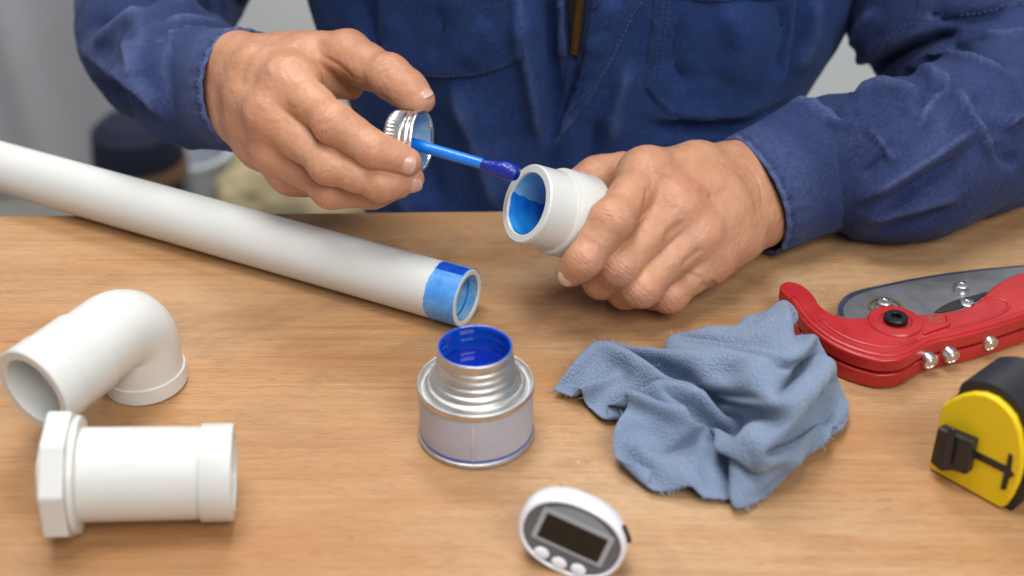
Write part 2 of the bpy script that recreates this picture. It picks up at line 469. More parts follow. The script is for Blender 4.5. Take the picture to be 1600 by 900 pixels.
pr = [(.0030, -.0125), (.0034, -.0085), (.0042, -.0045), (.0050, -.0005), (.0053, .003), (.0050, .006), (.0040, .0083), (.0021, .0095), (.0002, .0098)]
daub = M("dauber_wet").set(col=(.002, .018, .30), rough=.30, coat=.35, crough=.12, spec=.5)
daub.bump(daub.voro(900), .0006, .5)
obj("dauber", *lathe(catmull(pr, 3), Cb - cax * .0015, cax, 32, rmod=lambda i, th, r: r * (1 + .03 * np.sin(3 * th + i))), daub.m, cap, sharp=0)

# ------------------------------------------------------------------ coupling held in the fist
K0 = W(822, 318, .778)
kax = unit(np.array([1, 0, 0]) * .80 + np.array([0, sp, cp]) * -.17 + np.array([0, cp, -sp]) * .575)
coup = thing("pipe_coupling", "white plastic pipe coupling with blue primed bore gripped in the fist", "pipe fitting", tuple(K0))
KR, KI = .0222, .0172
obj("body", *lathe([(KI, .0008), (KI + .0005, 0), (KR - .0008, 0), (KR, .0010), (KR + .0002, .0185), (KR + .0003, .0192), (KR + .0019, .0198), (KR + .0023, .0206), (KR + .0023, .0400), (KR + .0017, .0412),
                    (KR - .001, .0420), (KR - .0035, .0520), (KR - .0038, .0780), (KI, .0785), (KI, .05), (KI - .0015, .049), (KI - .0015, .046), (KI, .045), (KI, .0008)], K0, kax, 96), MAT['pvc'], coup)
obj("primer_lining", *lathe([(KI - .00015, ragged(.0012, .0004, 1.)), (KI - .0002, .004), (KI - .0002, .02), (KI - .0002, .0448)], K0, kax, 80), MAT['primer_pale'], coup)
uk, vk, _ = basis(kax)
lowd = math.atan2(np.dot([0, 0, -1.], vk), np.dot([0, 0, -1.], uk))
wv, wf = [], []
ts_ = np.linspace(.0012, .0445, 26)
for i, t_ in enumerate(ts_):
    j0 = .05 * math.sin(t_ * 150) + .02 * math.sin(t_ * 900 + 1); j1 = .08 * math.sin(t_ * 120 + 2) + .025 * math.sin(t_ * 800)
    tt_ = np.linspace(lowd - 1.22 + j0, lowd + 1.45 + j1, 61)
    edge_ = np.minimum(1, np.minimum(np.arange(61), np.arange(61)[::-1]) / 3)
    rr_ = KI - .0003 - .0004 * edge_ * min(1, i / 2)
    wv.append(K0 + kax * (t_ + .0005 * np.sin(tt_ * 9))[:, None] + np.outer(np.cos(tt_) * rr_, uk) + np.outer(np.sin(tt_) * rr_, vk))
    if i: wf += [((i - 1) * 61 + j, (i - 1) * 61 + j + 1, i * 61 + j + 1, i * 61 + j) for j in range(60)]
obj("wet_primer", np.concatenate(wv), wf, MAT['primer_wet'], coup, sharp=0)
# small blue smears where primed fingers touched the outside
sm_ = MAT['primer_pale']
for th_, w_, t0, t1 in ((lowd + .55, .22, .030, .0402), (lowd + .95, .10, .034, .0402), (lowd + 2.6, .12, .032, .0400), (lowd + .2, .08, .022, .0255)):
    obj("primer_smear", *lathe([(KR + .00235, t0), (KR + .00245, (t0 + t1) / 2), (KR + .00242, t1)], K0, kax, 10, th0=th_ - w_, th1=th_ + w_), sm_, coup)

# ------------------------------------------------------------------ pipe cutter
red = M("red_enamel").set(rough=.3, spec=.5, coat=.15, crough=.2)
c_ = red.ramp(red.noise(60, 4), [(.3, (.38, .012, .014)), (.7, (.47, .020, .020))])
ch = red.ramp(red.noise(150, 6, .75), [(.635, 0.), (.665, 1.)])
c_ = red.mix(red.math('MULTIPLY', ch, .75), c_, (.10, .05, .045))
sc_ = red.ramp(red.noise(70, 5, .7, red.co((1, 9, 9), (0, 0, .4))), [(.66, 0.), (.72, .5)])
c_ = red.mix(sc_, c_, (.62, .30, .27))
red.color(c_); red.rough(red.ramp(red.noise(90, 5), [(.3, .24), (.7, .46)])); red.bump(ch, .0003, -.5); red.bump(red.noise(220, 3), .0003, .15)
RED = red.m
bl = M("blade_steel").set(metal=.85, rough=.42)
c_ = bl.ramp(bl.noise(45, 6, .65), [(.3, (.26, .27, .29)), (.7, (.30, .31, .33))])
c_ = bl.mix(bl.ramp(bl.noise(30, 5, .7), [(.66, 0.), (.76, .4)]), c_, (.10, .065, .04))
bl.color(c_); bl.rough(bl.ramp(bl.noise(120, 5), [(.3, .40), (.7, .52)])); bl.bump(bl.noise(260, 4, .6, bl.co((1, 8, 1))), .0002, .2)
def crop(pts, ox=1200, oy=400, k=4.0): return [(ox + x / k, oy + y / k) for x, y in pts]
outer = [(75, 205), (82, 172), (125, 156), (190, 168), (248, 202), (290, 248), (318, 296), (370, 342), (430, 368), (500, 381), (570, 384), (625, 375), (668, 345), (715, 326), (770, 325), (830, 342), (890, 358), (970, 362), (1060, 354),
         (1170, 338), (1265, 310), (1330, 265), (1385, 210), (1450, 160), (1530, 120), (1620, 92), (1760, 62), (1950, 40), (2200, 20)]
lower = [(2200, 190), (1950, 262), (1760, 330), (1600, 385), (1440, 440), (1300, 482), (1170, 512), (1060, 535), (985, 562), (925, 596), (860, 634), (790, 650), (700, 652), (600, 630), (500, 596), (400, 548), (310, 486), (240, 425), (190, 360), (150, 290), (105, 235)]
ZT = .0190
out3 = catmull([T(x, y, ZT) for x, y in crop(outer + lower)], 5, True)
cutter = thing("pipe_cutter", "red handled pipe cutter with grey steel blade lying flat behind the tape measure", "pipe cutter", tuple(out3.mean(0) * np.array([1, 1, 0])))
obj("upper_frame", *prism(out3 - np.array([0, 0, .0080]), (0, 0, .0080)), RED, cutter, bevel=.0017, seg=3)
lo3 = out3.copy(); lo3[:, 2] = .0005
obj("lower_frame", *prism(lo3, (0, 0, .0090)), RED, cutter, bevel=.0017, seg=3)
n_o = len(outer) * 5
rim_px = crop([(2200, 165), (1950, 238), (1760, 305), (1600, 360), (1440, 412), (1300, 452), (1170, 484), (1060, 506), (985, 530), (925, 562), (860, 596), (790, 614), (700, 616), (600, 594), (500, 560), (400, 512), (320, 455), (255, 395), (205, 330), (160, 265)])
rim = catmull([T(x, y, ZT) for x, y in rim_px], 5)
obj("raised_rim", *tube(rim, .0020, 10, flat=.55), RED, cutter, sharp=0)
inner_px = crop([(330, 400), (420, 470), (520, 520), (620, 550), (720, 566), (820, 560), (890, 538), (925, 520)])
obj("inner_rib", *tube(catmull([T(x, y, ZT) for x, y in inner_px], 5), .0013, 10, flat=.6), RED, cutter, sharp=0)
bc = T(795, 405 + 0, ZT) if False else T(*crop([(795, 412)])[0], ZT)
obj("pivot_boss", *lathe([(.0150, -.001), (.0148, .0004), (.0140, .0012), (.0092, .0014), (.0082, .0006), (.0001, .0006)], bc, Z, 64), RED, cutter)
hexr = [(.0062 if False else .0064, .0006), (.0066, .0012), (.0066, .0034), (.0058, .0042), (.0030, .0042)]
obj("pivot_bolt", *lathe(hexr + [(.0028, .0040), (.0027, .0018), (.0003, .0016)], bc, Z, 40), MAT['blackoxide'], cutter)
pad = [T(x, y, ZT) for x, y in crop([(965, 488), (975, 462), (1000, 452), (1105, 428), (1118, 420), (1108, 372), (1128, 372), (1142, 430), (1128, 444), (1000, 486), (980, 496)])]
obj("raised_bracket", *prism(np.array(pad) - np.array([0, 0, .0006]), (0, 0, .0017)), RED, cutter, bevel=.0005)
# cast lettering, worn to a row of specks
ms = []
for k in range(46):
    q = T(*crop([(985 + random.random() * 95 + 10, 372 + random.random() * 44)])[0], ZT)
    r_ = .00035 + .0003 * random.random()
    ms.append(lathe([(r_, -.0003), (r_ * .8, .0003), (.0001, .0004)], q, Z, 6))
o_ = obj("worn_cast_specks", *join(*ms), plain("worn_metal", (.30, .10, .085), .5), cutter); o_['kind'] = 'stuff'
rib2 = crop([(1150, 345), (1260, 350), (1290, 300), (1400, 268), (1500, 290), (1505, 330), (1440, 372), (1300, 420), (1190, 452)])
obj("recess_rib", *tube(catmull([T(x, y, ZT) for x, y in crop([(1330, 272), (1420, 262), (1495, 285), (1500, 325), (1440, 368), (1320, 410), (1200, 440), (1130, 455)])], 6), .0011, 8, flat=.55), RED, cutter, sharp=0)
# blade between the two frames
ZB = .0112
blade_px = crop([(432, 372), (432, 330), (450, 282), (500, 236), (580, 206), (700, 180), (880, 143), (1080, 110), (1280, 84), (1480, 64), (1700, 44), (1900, 36), (1900, 160), (1600, 250), (1350, 320), (1100, 400), (900, 420), (700, 430), (520, 420)])
b3 = catmull([T(x, y, ZB) for x, y in blade_px], 5, True)
cen = b3.mean(0)
obj("blade", *prism(b3 - np.array([0, 0, .0026]), (0, 0, .0026)), bl.m, cutter, bevel=.0003)
edge_px = crop([(438, 372), (438, 330), (456, 285), (504, 241), (582, 212), (700, 186), (880, 149), (1080, 116), (1280, 90), (1480, 70), (1700, 50)])
ins_px = crop([(480, 378), (470, 345), (478, 310), (520, 262), (596, 226), (704, 196), (884, 157), (1084, 122), (1284, 95), (1480, 75), (1700, 55)])
ea = catmull([T(x, y, ZB + .0002) for x, y in edge_px], 5); eb = catmull([T(x, y, ZB + .0002) for x, y in ins_px], 5)
ne = len(ea)
obj("cutting_edge", np.concatenate([ea, eb, ea - [0, 0, .0004], eb - [0, 0, .0004]]), [(i + 1, i, ne + i, ne + i + 1) for i in range(ne - 1)] + [(i, i + 1, 2 * ne + i + 1, 2 * ne + i) for i in range(ne - 1)], metal_mat("edge_steel", (.13, .16, .22), .45), cutter)
def stud(px, py, z, r, h, name="blade_bolt", mat=None, hexed=False):
    q = T(px, py, z)
    o = obj(name, *lathe([(r * 1.25, 0), (r * 1.25, .0006), (r, .0007), (r, h - .0007), (r * .85, h - .0001), (r * .45, h), (r * .38, h - .0004), (.0002, h - .0005)], q, Z, 6 if hexed else 32), mat or MAT['steel'], cutter)
    return o
hq = T(*crop([(735, 318)])[0], ZB + .0003)
obj("blade_washer", *lathe([(.0098, 0), (.0098, .0004), (.0080, .0005), (.0078, .0001)], hq, Z, 48), metal_mat("rusty_washer", (.30, .20, .10), .6), cutter)
stud(*crop([(724, 316)])[0], ZB + .0005, .0042, .0042)
stud(*crop([(1205, 215)])[0], ZB, .0040, .0044)
stud(*crop([(1240, 312)])[0], ZB - .001, .0042, .0030, "stop_pin")
arcp = [T(x, y, ZB + .0004) for x, y in crop([(1040, 352), (1080, 320), (1140, 288), (1220, 262), (1300, 243), (1370, 226), (1330, 262), (1280, 292), (1200, 328), (1100, 350)])]
obj("blade_slot", *prism(np.array(catmull(arcp, 3, True)) - np.array([0, 0, .0002]), (0, 0, .0003)), MAT['dark'], cutter)
# dark sheet painted as the shade between frames; domed screws along the open side
g3 = out3.copy(); g3[:, :2] = g3[:, :2]; g3[:, 2] = .0081
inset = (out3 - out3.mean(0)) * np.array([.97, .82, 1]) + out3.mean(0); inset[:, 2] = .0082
obj("gap_shade_sheet", *prism(inset, (0, 0, .0016)), MAT['dark'], cutter, smooth=False)
for (x, y), ln in zip(crop([(1000, 645), (1135, 612), (1375, 533)]), (.011, .011, .011)):
    q = T(x, y, .0098)
    dr = unit(np.array([.36, -.90, -.12]))
    q0 = q - dr * .0075
    obj("domed_screw", *lathe([(.0050, -.012), (.0060, -.0010), (.0058, .0006), (.0044, .0008), (.0045, .0100), (.0040, .0109), (.0034, .0110), (.0030, .0102), (.0022, .0102), (.0018, .0108), (.0002, .0110)], q0, dr, 36), MAT['steel'], cutter)

# ------------------------------------------------------------------ tape measure
TO = T(1448, 733)
TE = T(1562, 797)
t1 = unit(TE - TO); t3 = np.array([-t1[1], t1[0], 0])
if t3[0] < 0: t3 = -t3
tn = -t3
tape = thing("tape_measure", "yellow and black tape measure with black lock slider near the cutter", "tape measure", tuple(TO + t1 * .025 + t3 * .02))
facepx = [(1449, 727), (1471, 634), (1486, 624), (1503, 617), (1520, 614), (1538, 616), (1556, 624), (1572, 638), (1584, 653), (1593, 675), (1598, 705), (1597, 732), (1590, 757), (1580, 778), (1570, 792), (1561, 796), (1548, 791), (1500, 765), (1455, 739)]
f3 = np.array([RP(x, y, TO, tn) for x, y in facepx]); f3[:, 2] = np.maximum(f3[:, 2], .0006)
obj("yellow_side", *prism(f3, t3 * .004), MAT['yellow'], tape, bevel=.0016, seg=3)
ctr = f3.mean(0)
def scaled(k, dz=0): return ctr + (f3 - ctr) * k + np.array([0, 0, dz])
big = ctr + (f3 - ctr) * 1.07; big[:, 2] = np.maximum(big[:, 2], .0005)
sel = np.arange(len(f3))
blk = f3.copy()
for i in range(len(blk)):
    d_ = blk[i] - ctr
    g = .0045 if i >= 3 else -.001
    if i >= 15: g = 0
    blk[i] += unit(d_) * g
blk[:, 2] = np.maximum(blk[:, 2], .0004)
obj("rubber_shell", *prism(catmull(blk + t3 * .0032, 3, True), t3 * .030), MAT['rubber'], tape, bevel=.0035, seg=3)
obj("far_side", *prism(f3 + t3 * .0345, t3 * .0035), MAT['yellow'], tape, bevel=.0014)
nose = np.array([RP(x, y, TO, tn) for x, y in [(1452, 722), (1473, 636), (1487, 626), (1504, 619), (1508, 640), (1490, 735)]])
obj("yellow_nose", *prism(nose + t3 * .003, t3 * .030), MAT['yellow'], tape, bevel=.002, seg=3)
lk = np.array([RP(x, y, TO, tn) for x, y in [(1475, 661), (1531, 684), (1520, 735), (1500, 728), (1480, 729), (1463, 715)]])
V_, F_ = prism(lk - t3 * -.0003, tn * .0062)
V_ = np.array(V_)
obj("lock_slider", V_, F_, MAT['black'], tape, bevel=.0011, seg=3)
rdg = np.array([RP(x, y, TO + tn * .0062, tn) for x, y in [(1485, 664), (1497, 669), (1486, 728), (1476, 726)]])
obj("slider_ridge", *prism(rdg, tn * .0022), MAT['black'], tape, bevel=.0009, seg=3)
sl = np.array([RP(x, y, TO, tn) for x, y in [(1524, 704), (1573, 728), (1577, 708), (1583, 712), (1580, 735), (1586, 742), (1577, 748), (1572, 765), (1564, 763), (1570, 738), (1522, 714)]])
obj("slider_track", *prism(sl - t3 * -.0002, tn * .0008), MAT['black'], tape, smooth=False)
ln = np.array([RP(x, y, TO, tn) for x, y in [(1470, 652), (1540, 676), (1590, 690)]])
ln2 = np.array([RP(x, y, TO, tn) for x, y in [(1450, 714), (1463, 722)]])

# ------------------------------------------------------------------ kitchen timer standing on its edge
nface = unit(np.array([0, -cp, sp]) * .94 + np.array([-1, 0, 0]) * .17 + np.array([0, sp, cp]) * -.30)
TC = W(893, 843, .633)
rt = np.array([1., 0, 0]); u_img = np.array([0, sp, cp])
a1 = rt * math.cos(math.radians(23.5)) - u_img * math.sin(math.radians(23.5))
a1 = unit(a1 - nface * np.dot(a1, nface)); a2 = np.cross(nface, a1)
if np.dot(a2, u_img) < 0: a2 = -a2
timer = thing("kitchen_timer", "white oval digital timer with dark blank display leaning in front of the tin", "timer", tuple(TC * np.array([1, 1, 0])))
def oval(rx, ry, off, n=72, pw=2.25):
    th = 2 * math.pi * np.arange(n) / n
    x = np.sign(np.cos(th)) * np.abs(np.cos(th)) ** (2 / pw) * rx
    y = np.sign(np.sin(th)) * np.abs(np.sin(th)) ** (2 / pw) * ry
    return TC + np.outer(x, a1) + np.outer(y, a2) + nface * off
def stack(rings):
    n = len(rings[0]); V = np.concatenate(rings); F = []
    for i in range(len(rings) - 1):
        for j in range(n):
            k = (j + 1) % n
            F.append((i * n + j, i * n + k, (i + 1) * n + k, (i + 1) * n + j))
    F.append(tuple(range((len(rings) - 1) * n, len(rings) * n)))
    return V, F
wh = plain("white_glossy_plastic", (.78, .79, .84), .22, var=.02, coat=.3)
TA, TB = .0242, .0176
obj("housing", *stack([oval(TA * .80, TB * .78, -.0185), oval(TA * .93, TB * .92, -.0165), oval(TA * 1.02, TB * 1.03, -.012), oval(TA * 1.05, TB * 1.06, -.006), oval(TA * 1.03, TB * 1.04, -.002), oval(TA * 1.0, TB * 1.0, .0),
                       oval(TA * .955, TB * .945, .0009), oval(TA * .93, TB * .915, .0004), oval(TA * .925, TB * .905, -.0008)]), wh, timer, sharp=0)
obj("face_plate", *stack([oval(TA * .925, TB * .905, -.0009), oval(TA * .92, TB * .90, -.0004)]), plain("timer_face_grey", (.115, .118, .13), .35), timer)
def rect(cx, cy, w, h, off, r=.001):
    P = []
    for sx, sy, a0 in ((1, 1, 0), (-1, 1, 90), (-1, -1, 180), (1, -1, 270)):
        for k in range(5):
            a = math.radians(a0 + k * 22.5)
            P.append(TC + a1 * (cx + sx * (w / 2 - r) + r * math.cos(a)) + a2 * (cy + sy * (h / 2 - r) + r * math.sin(a)) + nface * off)
    return np.array(P)
obj("display_bezel", *prism(rect(.0, .0012, .0345, .0165, -.0005, .0012), nface * .0008), plain("bezel_grey", (.33, .36, .38), .3), timer, bevel=.0003)
arcb = [TC + a1 * x + a2 * y - nface * .0004 for x, y in ((-.0155, .0095), (-.010, .0128), (-.003, .0145), (.004, .0144), (.010, .0126), (.0150, .0096))]
obj("brow_panel", *prism(np.array(catmull(arcb, 5)), nface * .0004), plain("brow_grey", (.25, .27, .30), .28), timer, smooth=False)
obj("screen", *prism(rect(.0, .0012, .0295, .0125, .0003, .0004), nface * .0003), plain("lcd_dark", (.008, .008, .007), .30), timer, smooth=False)
seg_m = plain("lcd_segment", (.0045, .0045, .004), .3)
for k, x in enumerate((-.0105, -.0045, .0035, .0095)):
    for dx, dy, w, h in ((0, .0042, .0028, .0007), (0, 0, .0028, .0007), (0, -.0042, .0028, .0007), (-.0019, .0021, .0007, .003), (.0019, .0021, .0007, .003), (-.0019, -.0021, .0007, .003), (.0019, -.0021, .0007, .003)):
        obj("display_segment", *prism(rect(x + dx, .0012 + dy, w, h, .0006, .0002), nface * .0001), seg_m, timer, smooth=False)
for x in (-.0095, -.0005, .0085):
    q = TC + a1 * x + a2 * (-.0134 + abs(x) * .12) - nface * .001
    n_ = 24; rings = []
    for rr, hh in ((.0032, 0), (.0032, .0013), (.0027, .0019), (.0015, .0022)):
        th = 2 * math.pi * np.arange(n_) / n_
        rings.append(q + np.outer(np.cos(th) * rr * 1.12, a1) + np.outer(np.sin(th) * rr * .8, a2) + nface * hh)
    obj("button", *stack(rings), wh, timer)
# dark slot in the side wall
qs = TC + a1 * .0215 + a2 * .0116 - nface * .0050
nd_ = unit(a1 * .0202 / TA ** 2 + a2 * .0108 / TB ** 2); tg = unit(np.cross(nface, nd_))
sp_ = [qs + tg * x * .0042 + nface * y * .0021 for x, y in ((-1, -.6), (-.7, -1), (.7, -1), (1, -.6), (1, .6), (.7, 1), (-.7, 1), (-1, .6))]
obj("side_slot", *prism(np.array(sp_) - nd_ * .002, nd_ * .0026), MAT['black'], timer, bevel=.0004)
obj("clip", *prism([TC + a1 * x + a2 * y - nface * .0182 for x, y in ((-.014, -.012), (.006, -.012), (.006, .012), (-.014, .012))], -nface * .004), MAT['black'], timer, bevel=.001)

# ------------------------------------------------------------------ modelling by distance fields
class Field:
    def __init__(s, lo, hi, h):
        s.lo = np.asarray(lo, float); s.h = h
        s.n = np.maximum(2, np.ceil((np.asarray(hi) - s.lo) / h).astype(int) + 1)
        s.ax = [(s.lo[i] + h * np.arange(s.n[i])).astype(np.float32) for i in range(3)]
    def new(s): return np.full(s.n, .05, np.float32)
    def box(s, pts, m):
        pts = np.asarray(pts); a = pts.min(0) - m; b = pts.max(0) + m
        i0 = np.clip(np.floor((a - s.lo) / s.h).astype(int), 0, s.n); i1 = np.clip(np.ceil((b - s.lo) / s.h).astype(int) + 1, 0, s.n)
        return tuple(slice(i0[k], i1[k]) for k in range(3))
    def cone(s, A, a, b, ra, rb, k, m=.016, sq=None):     # tapered capsule, blended by k; sq = (dir, factor) flattens it
        a, b = np.asarray(a, float), np.asarray(b, float)
        sl = s.box([a, b], max(ra, rb) * (1.4 if sq else 1) + m)
        X = s.ax[0][sl[0]][:, None, None] - np.float32(a[0]); Y = s.ax[1][sl[1]][None, :, None] - np.float32(a[1]); Zz = s.ax[2][sl[2]][None, None, :] - np.float32(a[2])
        if X.size == 0 or Y.size == 0 or Zz.size == 0: return
        d = (b - a).astype(np.float32); L2 = float(d @ d) + 1e-12
        t = np.clip((X * d[0] + Y * d[1] + Zz * d[2]) / L2, 0, 1)
        dx, dy, dz = X - t * d[0], Y - t * d[1], Zz - t * d[2]
        q = dx * dx + dy * dy + dz * dz
        if sq is not None:
            w = unit(sq[0]).astype(np.float32); p = dx * w[0] + dy * w[1] + dz * w[2]
            q = q + p * p * np.float32(1 / sq[1] ** 2 - 1)
        v = np.sqrt(q) - (ra + (rb - ra) * t)
        smin(A, sl, v, k)
def smin(A, sl, v, k):
    o = A[sl]
    if k <= 0: np.minimum(o, v, out=o); return
    h = np.clip(.5 + .5 * (o - v) / k, 0, 1)
    A[sl] = o + (v - o) * h - k * h * (1 - h)
def nets(F, f):                        # surface nets
    s = f < 0
    n = np.array(f.shape)
    cnt = np.zeros(n - 1, np.float32); acc = np.zeros((*(n - 1), 3), np.float32)
    edges = []
    for ax in range(3):
        a = [slice(None)] * 3; b = [slice(None)] * 3
        a[ax] = slice(0, -1); b[ax] = slice(1, None)
        cr = s[tuple(a)] != s[tuple(b)]
        I = np.argwhere(cr)
        fa = f[tuple(a)][cr]; fb = f[tuple(b)][cr]
        t = fa / (fa - fb)
        P = I.astype(np.float32); P[:, ax] += t
        o1, o2 = [k for k in range(3) if k != ax]
        ok = (I[:, o1] > 0) & (I[:, o2] > 0) & (I[:, o1] < n[o1] - 1) & (I[:, o2] < n[o2] - 1)
        for d1 in (0, 1):
            for d2 in (0, 1):
                J = I.copy(); J[:, o1] -= d1; J[:, o2] -= d2
                g = (J >= 0).all(1) & (J < n - 1).all(1)
                np.add.at(cnt, tuple(J[g].T), 1); np.add.at(acc, tuple(J[g].T), P[g])
        edges.append((ax, o1, o2, I[ok], s[tuple(a)][cr][ok]))
    act = cnt > 0
    idx = np.full(n - 1, -1, np.int64); idx[act] = np.arange(act.sum())
    V = acc[act] / cnt[act][:, None] * F.h + F.lo
    Q = []
    for ax, o1, o2, I, sg in edges:
        c = []
        for d1, d2 in ((0, 0), (1, 0), (1, 1), (0, 1)):
            J = I.copy(); J[:, o1] -= d1; J[:, o2] -= d2
            c.append(idx[tuple(J.T)])
        q = np.stack(c, 1)
        fl = sg if ax != 1 else ~sg
        q[~fl] = q[~fl][:, ::-1]
        Q.append(q)
    return V.astype(float), np.concatenate(Q)
def relax(V, Q, it=2, lam=.5, mu=-.52):
    e = np.concatenate([Q[:, [0, 1]], Q[:, [1, 2]], Q[:, [2, 3]], Q[:, [3, 0]]])
    deg = np.bincount(e[:, 0], minlength=len(V)) + np.bincount(e[:, 1], minlength=len(V))
    for k in range(it):
        for w in (lam, mu):
            S = np.zeros_like(V)
            for c in range(3):
                S[:, c] = np.bincount(e[:, 0], V[e[:, 1], c], len(V)) + np.bincount(e[:, 1], V[e[:, 0], c], len(V))
            V = V + w * (S / np.maximum(deg, 1)[:, None] - V)
    return V
def normals(V, Q):
    fn = np.cross(V[Q[:, 2]] - V[Q[:, 0]], V[Q[:, 3]] - V[Q[:, 1]])
    N = np.zeros_like(V)
    for c in range(3):
        for k in range(4): N[:, c] += np.bincount(Q[:, k], fn[:, c], len(V))
    return N / np.maximum(np.linalg.norm(N, axis=1), 1e-12)[:, None]
_LAT = RNG.random((64, 64, 64)).astype(np.float32)
def vnoise(P):                         # smooth value noise, -1..1
    i = np.floor(P).astype(int); f = P - i; f = f * f * (3 - 2 * f)
    r = 0
    for a in (0, 1):
        for b in (0, 1):
            for c in (0, 1):
                w = (f[:, 0] if a else 1 - f[:, 0]) * (f[:, 1] if b else 1 - f[:, 1]) * (f[:, 2] if c else 1 - f[:, 2])
                r = r + w * _LAT[(i[:, 0] + a) % 64, (i[:, 1] + b) % 64, (i[:, 2] + c) % 64]
    return r * 2 - 1
def seg_dist(P2, path):                # distance and arc position (0..1) from points to a polyline, any dimension
    best = np.full(len(P2), 1e9); arc = np.zeros(len(P2)); sd = np.zeros(len(P2))
    L = np.concatenate([[0], np.cumsum(np.linalg.norm(np.diff(path, axis=0), axis=1))])
    for i in range(len(path) - 1):
        a, d = path[i], path[i + 1] - path[i]
        t = np.clip(((P2 - a) @ d) / (d @ d + 1e-12), 0, 1)
        r = P2 - a - t[:, None] * d
        q = np.sqrt((r * r).sum(1))
        m = q < best
        best[m] = q[m]; arc[m] = (L[i] + t[m] * (L[i + 1] - L[i])) / L[-1]
        if P2.shape[1] == 2: sd[m] = np.sign(d[0] * r[m, 1] - d[1] * r[m, 0])
    return best, arc, sd

# ------------------------------------------------------------------ hands
def P3(t): return W(t[0], t[1], t[2])
def hand(spec, h=.00078):
    """spec: joints as points; returns verts, quads, colour field, frames for nails"""
    fing = spec['fingers']; wr = spec['wrist']; fore = spec['forearm']
    pts = [P3(j) for f in fing.values() for j in f] + [wr, spec['cut']]
    pts = np.array(pts)
    F = Field(pts.min(0) - .034, pts.max(0) + .034, h)
    mcp = {k: P3(f[0]) for k, f in fing.items()}
    along = unit(mcp['middle'] - wr); across = unit(mcp['pinky'] - mcp['index'])
    dors = unit(np.cross(along, across))
    if np.dot(dors, CAM - wr) < 0: dors = -dors
    palm = F.new()
    # wrist and forearm: two blended bars, wider than thick
    wa = spec['wax']
    cut = spec['cut']
    for s_ in (-1, 1):
        F.cone(palm, wr + wa * s_ * .0105, cut + wa * s_ * .0115, .0172, .0205, .012)
    for s_ in (-1, 0, 1):
        F.cone(palm, wr + wa * s_ * .0118, wr + along * .020 + wa * s_ * .0145 - dors * .001, .0160, .0160, .014)
    for k, o, r0, r1 in (('index', -1.05, .0155, .0128), ('middle', -.35, .0160, .0130), ('ring', .35, .0155, .0122), ('pinky', 1.0, .0150, .0112)):
        st = wr + along * .014 + wa * o * .0165 * spec['wsign']
        md = (st + mcp[k]) / 2 + dors * .002
        F.cone(palm, st, md, r0, (r0 + r1) / 2, .010); F.cone(palm, md, mcp[k] - dors * .0015, (r0 + r1) / 2, r1, .010)
        F.cone(palm, st * .35 + mcp[k] * .65 - dors * .010, mcp[k] - dors * .009, .0125, .0115, .010)   # palm pads
        F.cone(palm, mcp[k] + dors * .0006, mcp[k] + dors * .0008, .0104, .0104, .010)                     # knuckle head
    ks = ['index', 'middle', 'ring', 'pinky']
    for k0, k1 in zip(ks, ks[1:]):                          # flesh and web between neighbouring fingers
        a0, a1_ = P3(fing[k0][0]), P3(fing[k1][0]); b0, b1 = P3(fing[k0][1]), P3(fing[k1][1])
        F.cone(palm, a0 - dors * .0030, a1_ - dors * .0030, .0112, .0106, .009)
        w0, w1 = a0 * .66 + b0 * .34, a1_ * .66 + b1 * .34
        F.cone(palm, (a0 + a1_) / 2 - dors * .0035, (w0 + w1) / 2 - dors * .005, .0108, .0088, .008)
    for (a, b, ra, rb) in spec.get('mass', []):
        F.cone(palm, a, b, ra, rb, .012)
    fld = F.new(); info = {}
    for k, f in fing.items():
        J = [P3(j) for j in f]; R = [j[3] for j in f]
        A = F.new()
        if k == 'thumb':
            hinge = unit(spec['thumb_hinge'])
        else:
            c = np.cross(J[2] - J[1], J[1] - J[0]) + np.cross(J[3] - J[2], J[2] - J[1])
            hinge = unit(c) if np.linalg.norm(c) > 1e-7 else across
        fr = []
        for i in range(3):
            ax = unit(J[i + 1] - J[i]); dd = unit(np.cross(hinge, ax))
            if k != 'thumb' and np.dot(dd, dors) < 0 and i == 0: hinge = -hinge; dd = -dd
            fr.append((ax, dd))
        if 'dors' in spec and k in spec['dors']:
            dv = spec['dors'][k]; fr = [(ax, unit(dv - ax * np.dot(dv, ax))) for ax, _ in fr]
        for i in range(3):
            a, b = J[i], J[i + 1]; ax, dd = fr[i]
            m = (a + b) / 2
            w = (.925, .97, .99)[i]
            rm = (R[i] + R[i + 1]) / 2 * w
            if i == 2: rm = R[2] * .55 + R[3] * .47
            F.cone(A, a, m, R[i], rm, .005); F.cone(A, m, b, rm, R[i + 1], .005)
            if i < 2: F.cone(A, a * .6 + b * .4 - dd * rm * .22, a * .35 + b * .65 - dd * rm * .24, rm * .90, rm * .88, .005)   # fleshy underside
            else: F.cone(A, a * .45 + b * .55 - dd * R[3] * .2, b - dd * R[3] * .16, R[3] * .93, R[3] * .86, .005)
        for i in (1, 2):
            F.cone(A, J[i] + (fr[i][1] + fr[i - 1][1]) * R[i] * .05, J[i] + (fr[i][1] + fr[i - 1][1]) * R[i] * .06, R[i] * .92, R[i] * .92, .006)
        smin(fld, (slice(None),) * 3, A, .0010 if k != 'thumb' else .002)
        info[k] = (J, R, fr)
    smin(palm, (slice(None),) * 3, fld, .0055)
    V, Q = nets(F, palm)
    V = relax(V, Q, 3)
    msk = np.zeros(len(V))
    for k in ('index', 'middle', 'ring', 'pinky'):
        msk = np.maximum(msk, np.exp(-((V - mcp[k] - dors * .008) ** 2).sum(1) / .0125 ** 2))
    msk = np.maximum(msk, np.exp(-((V - (wr + mcp['middle']) / 2 - dors * .012) ** 2).sum(1) / .026 ** 2))
    for it in range(5):
        V1 = relax(V, Q, 6, .5, .5)
        V = V + (V1 - V) * (msk * .85)[:, None]
    N = normals(V, Q)
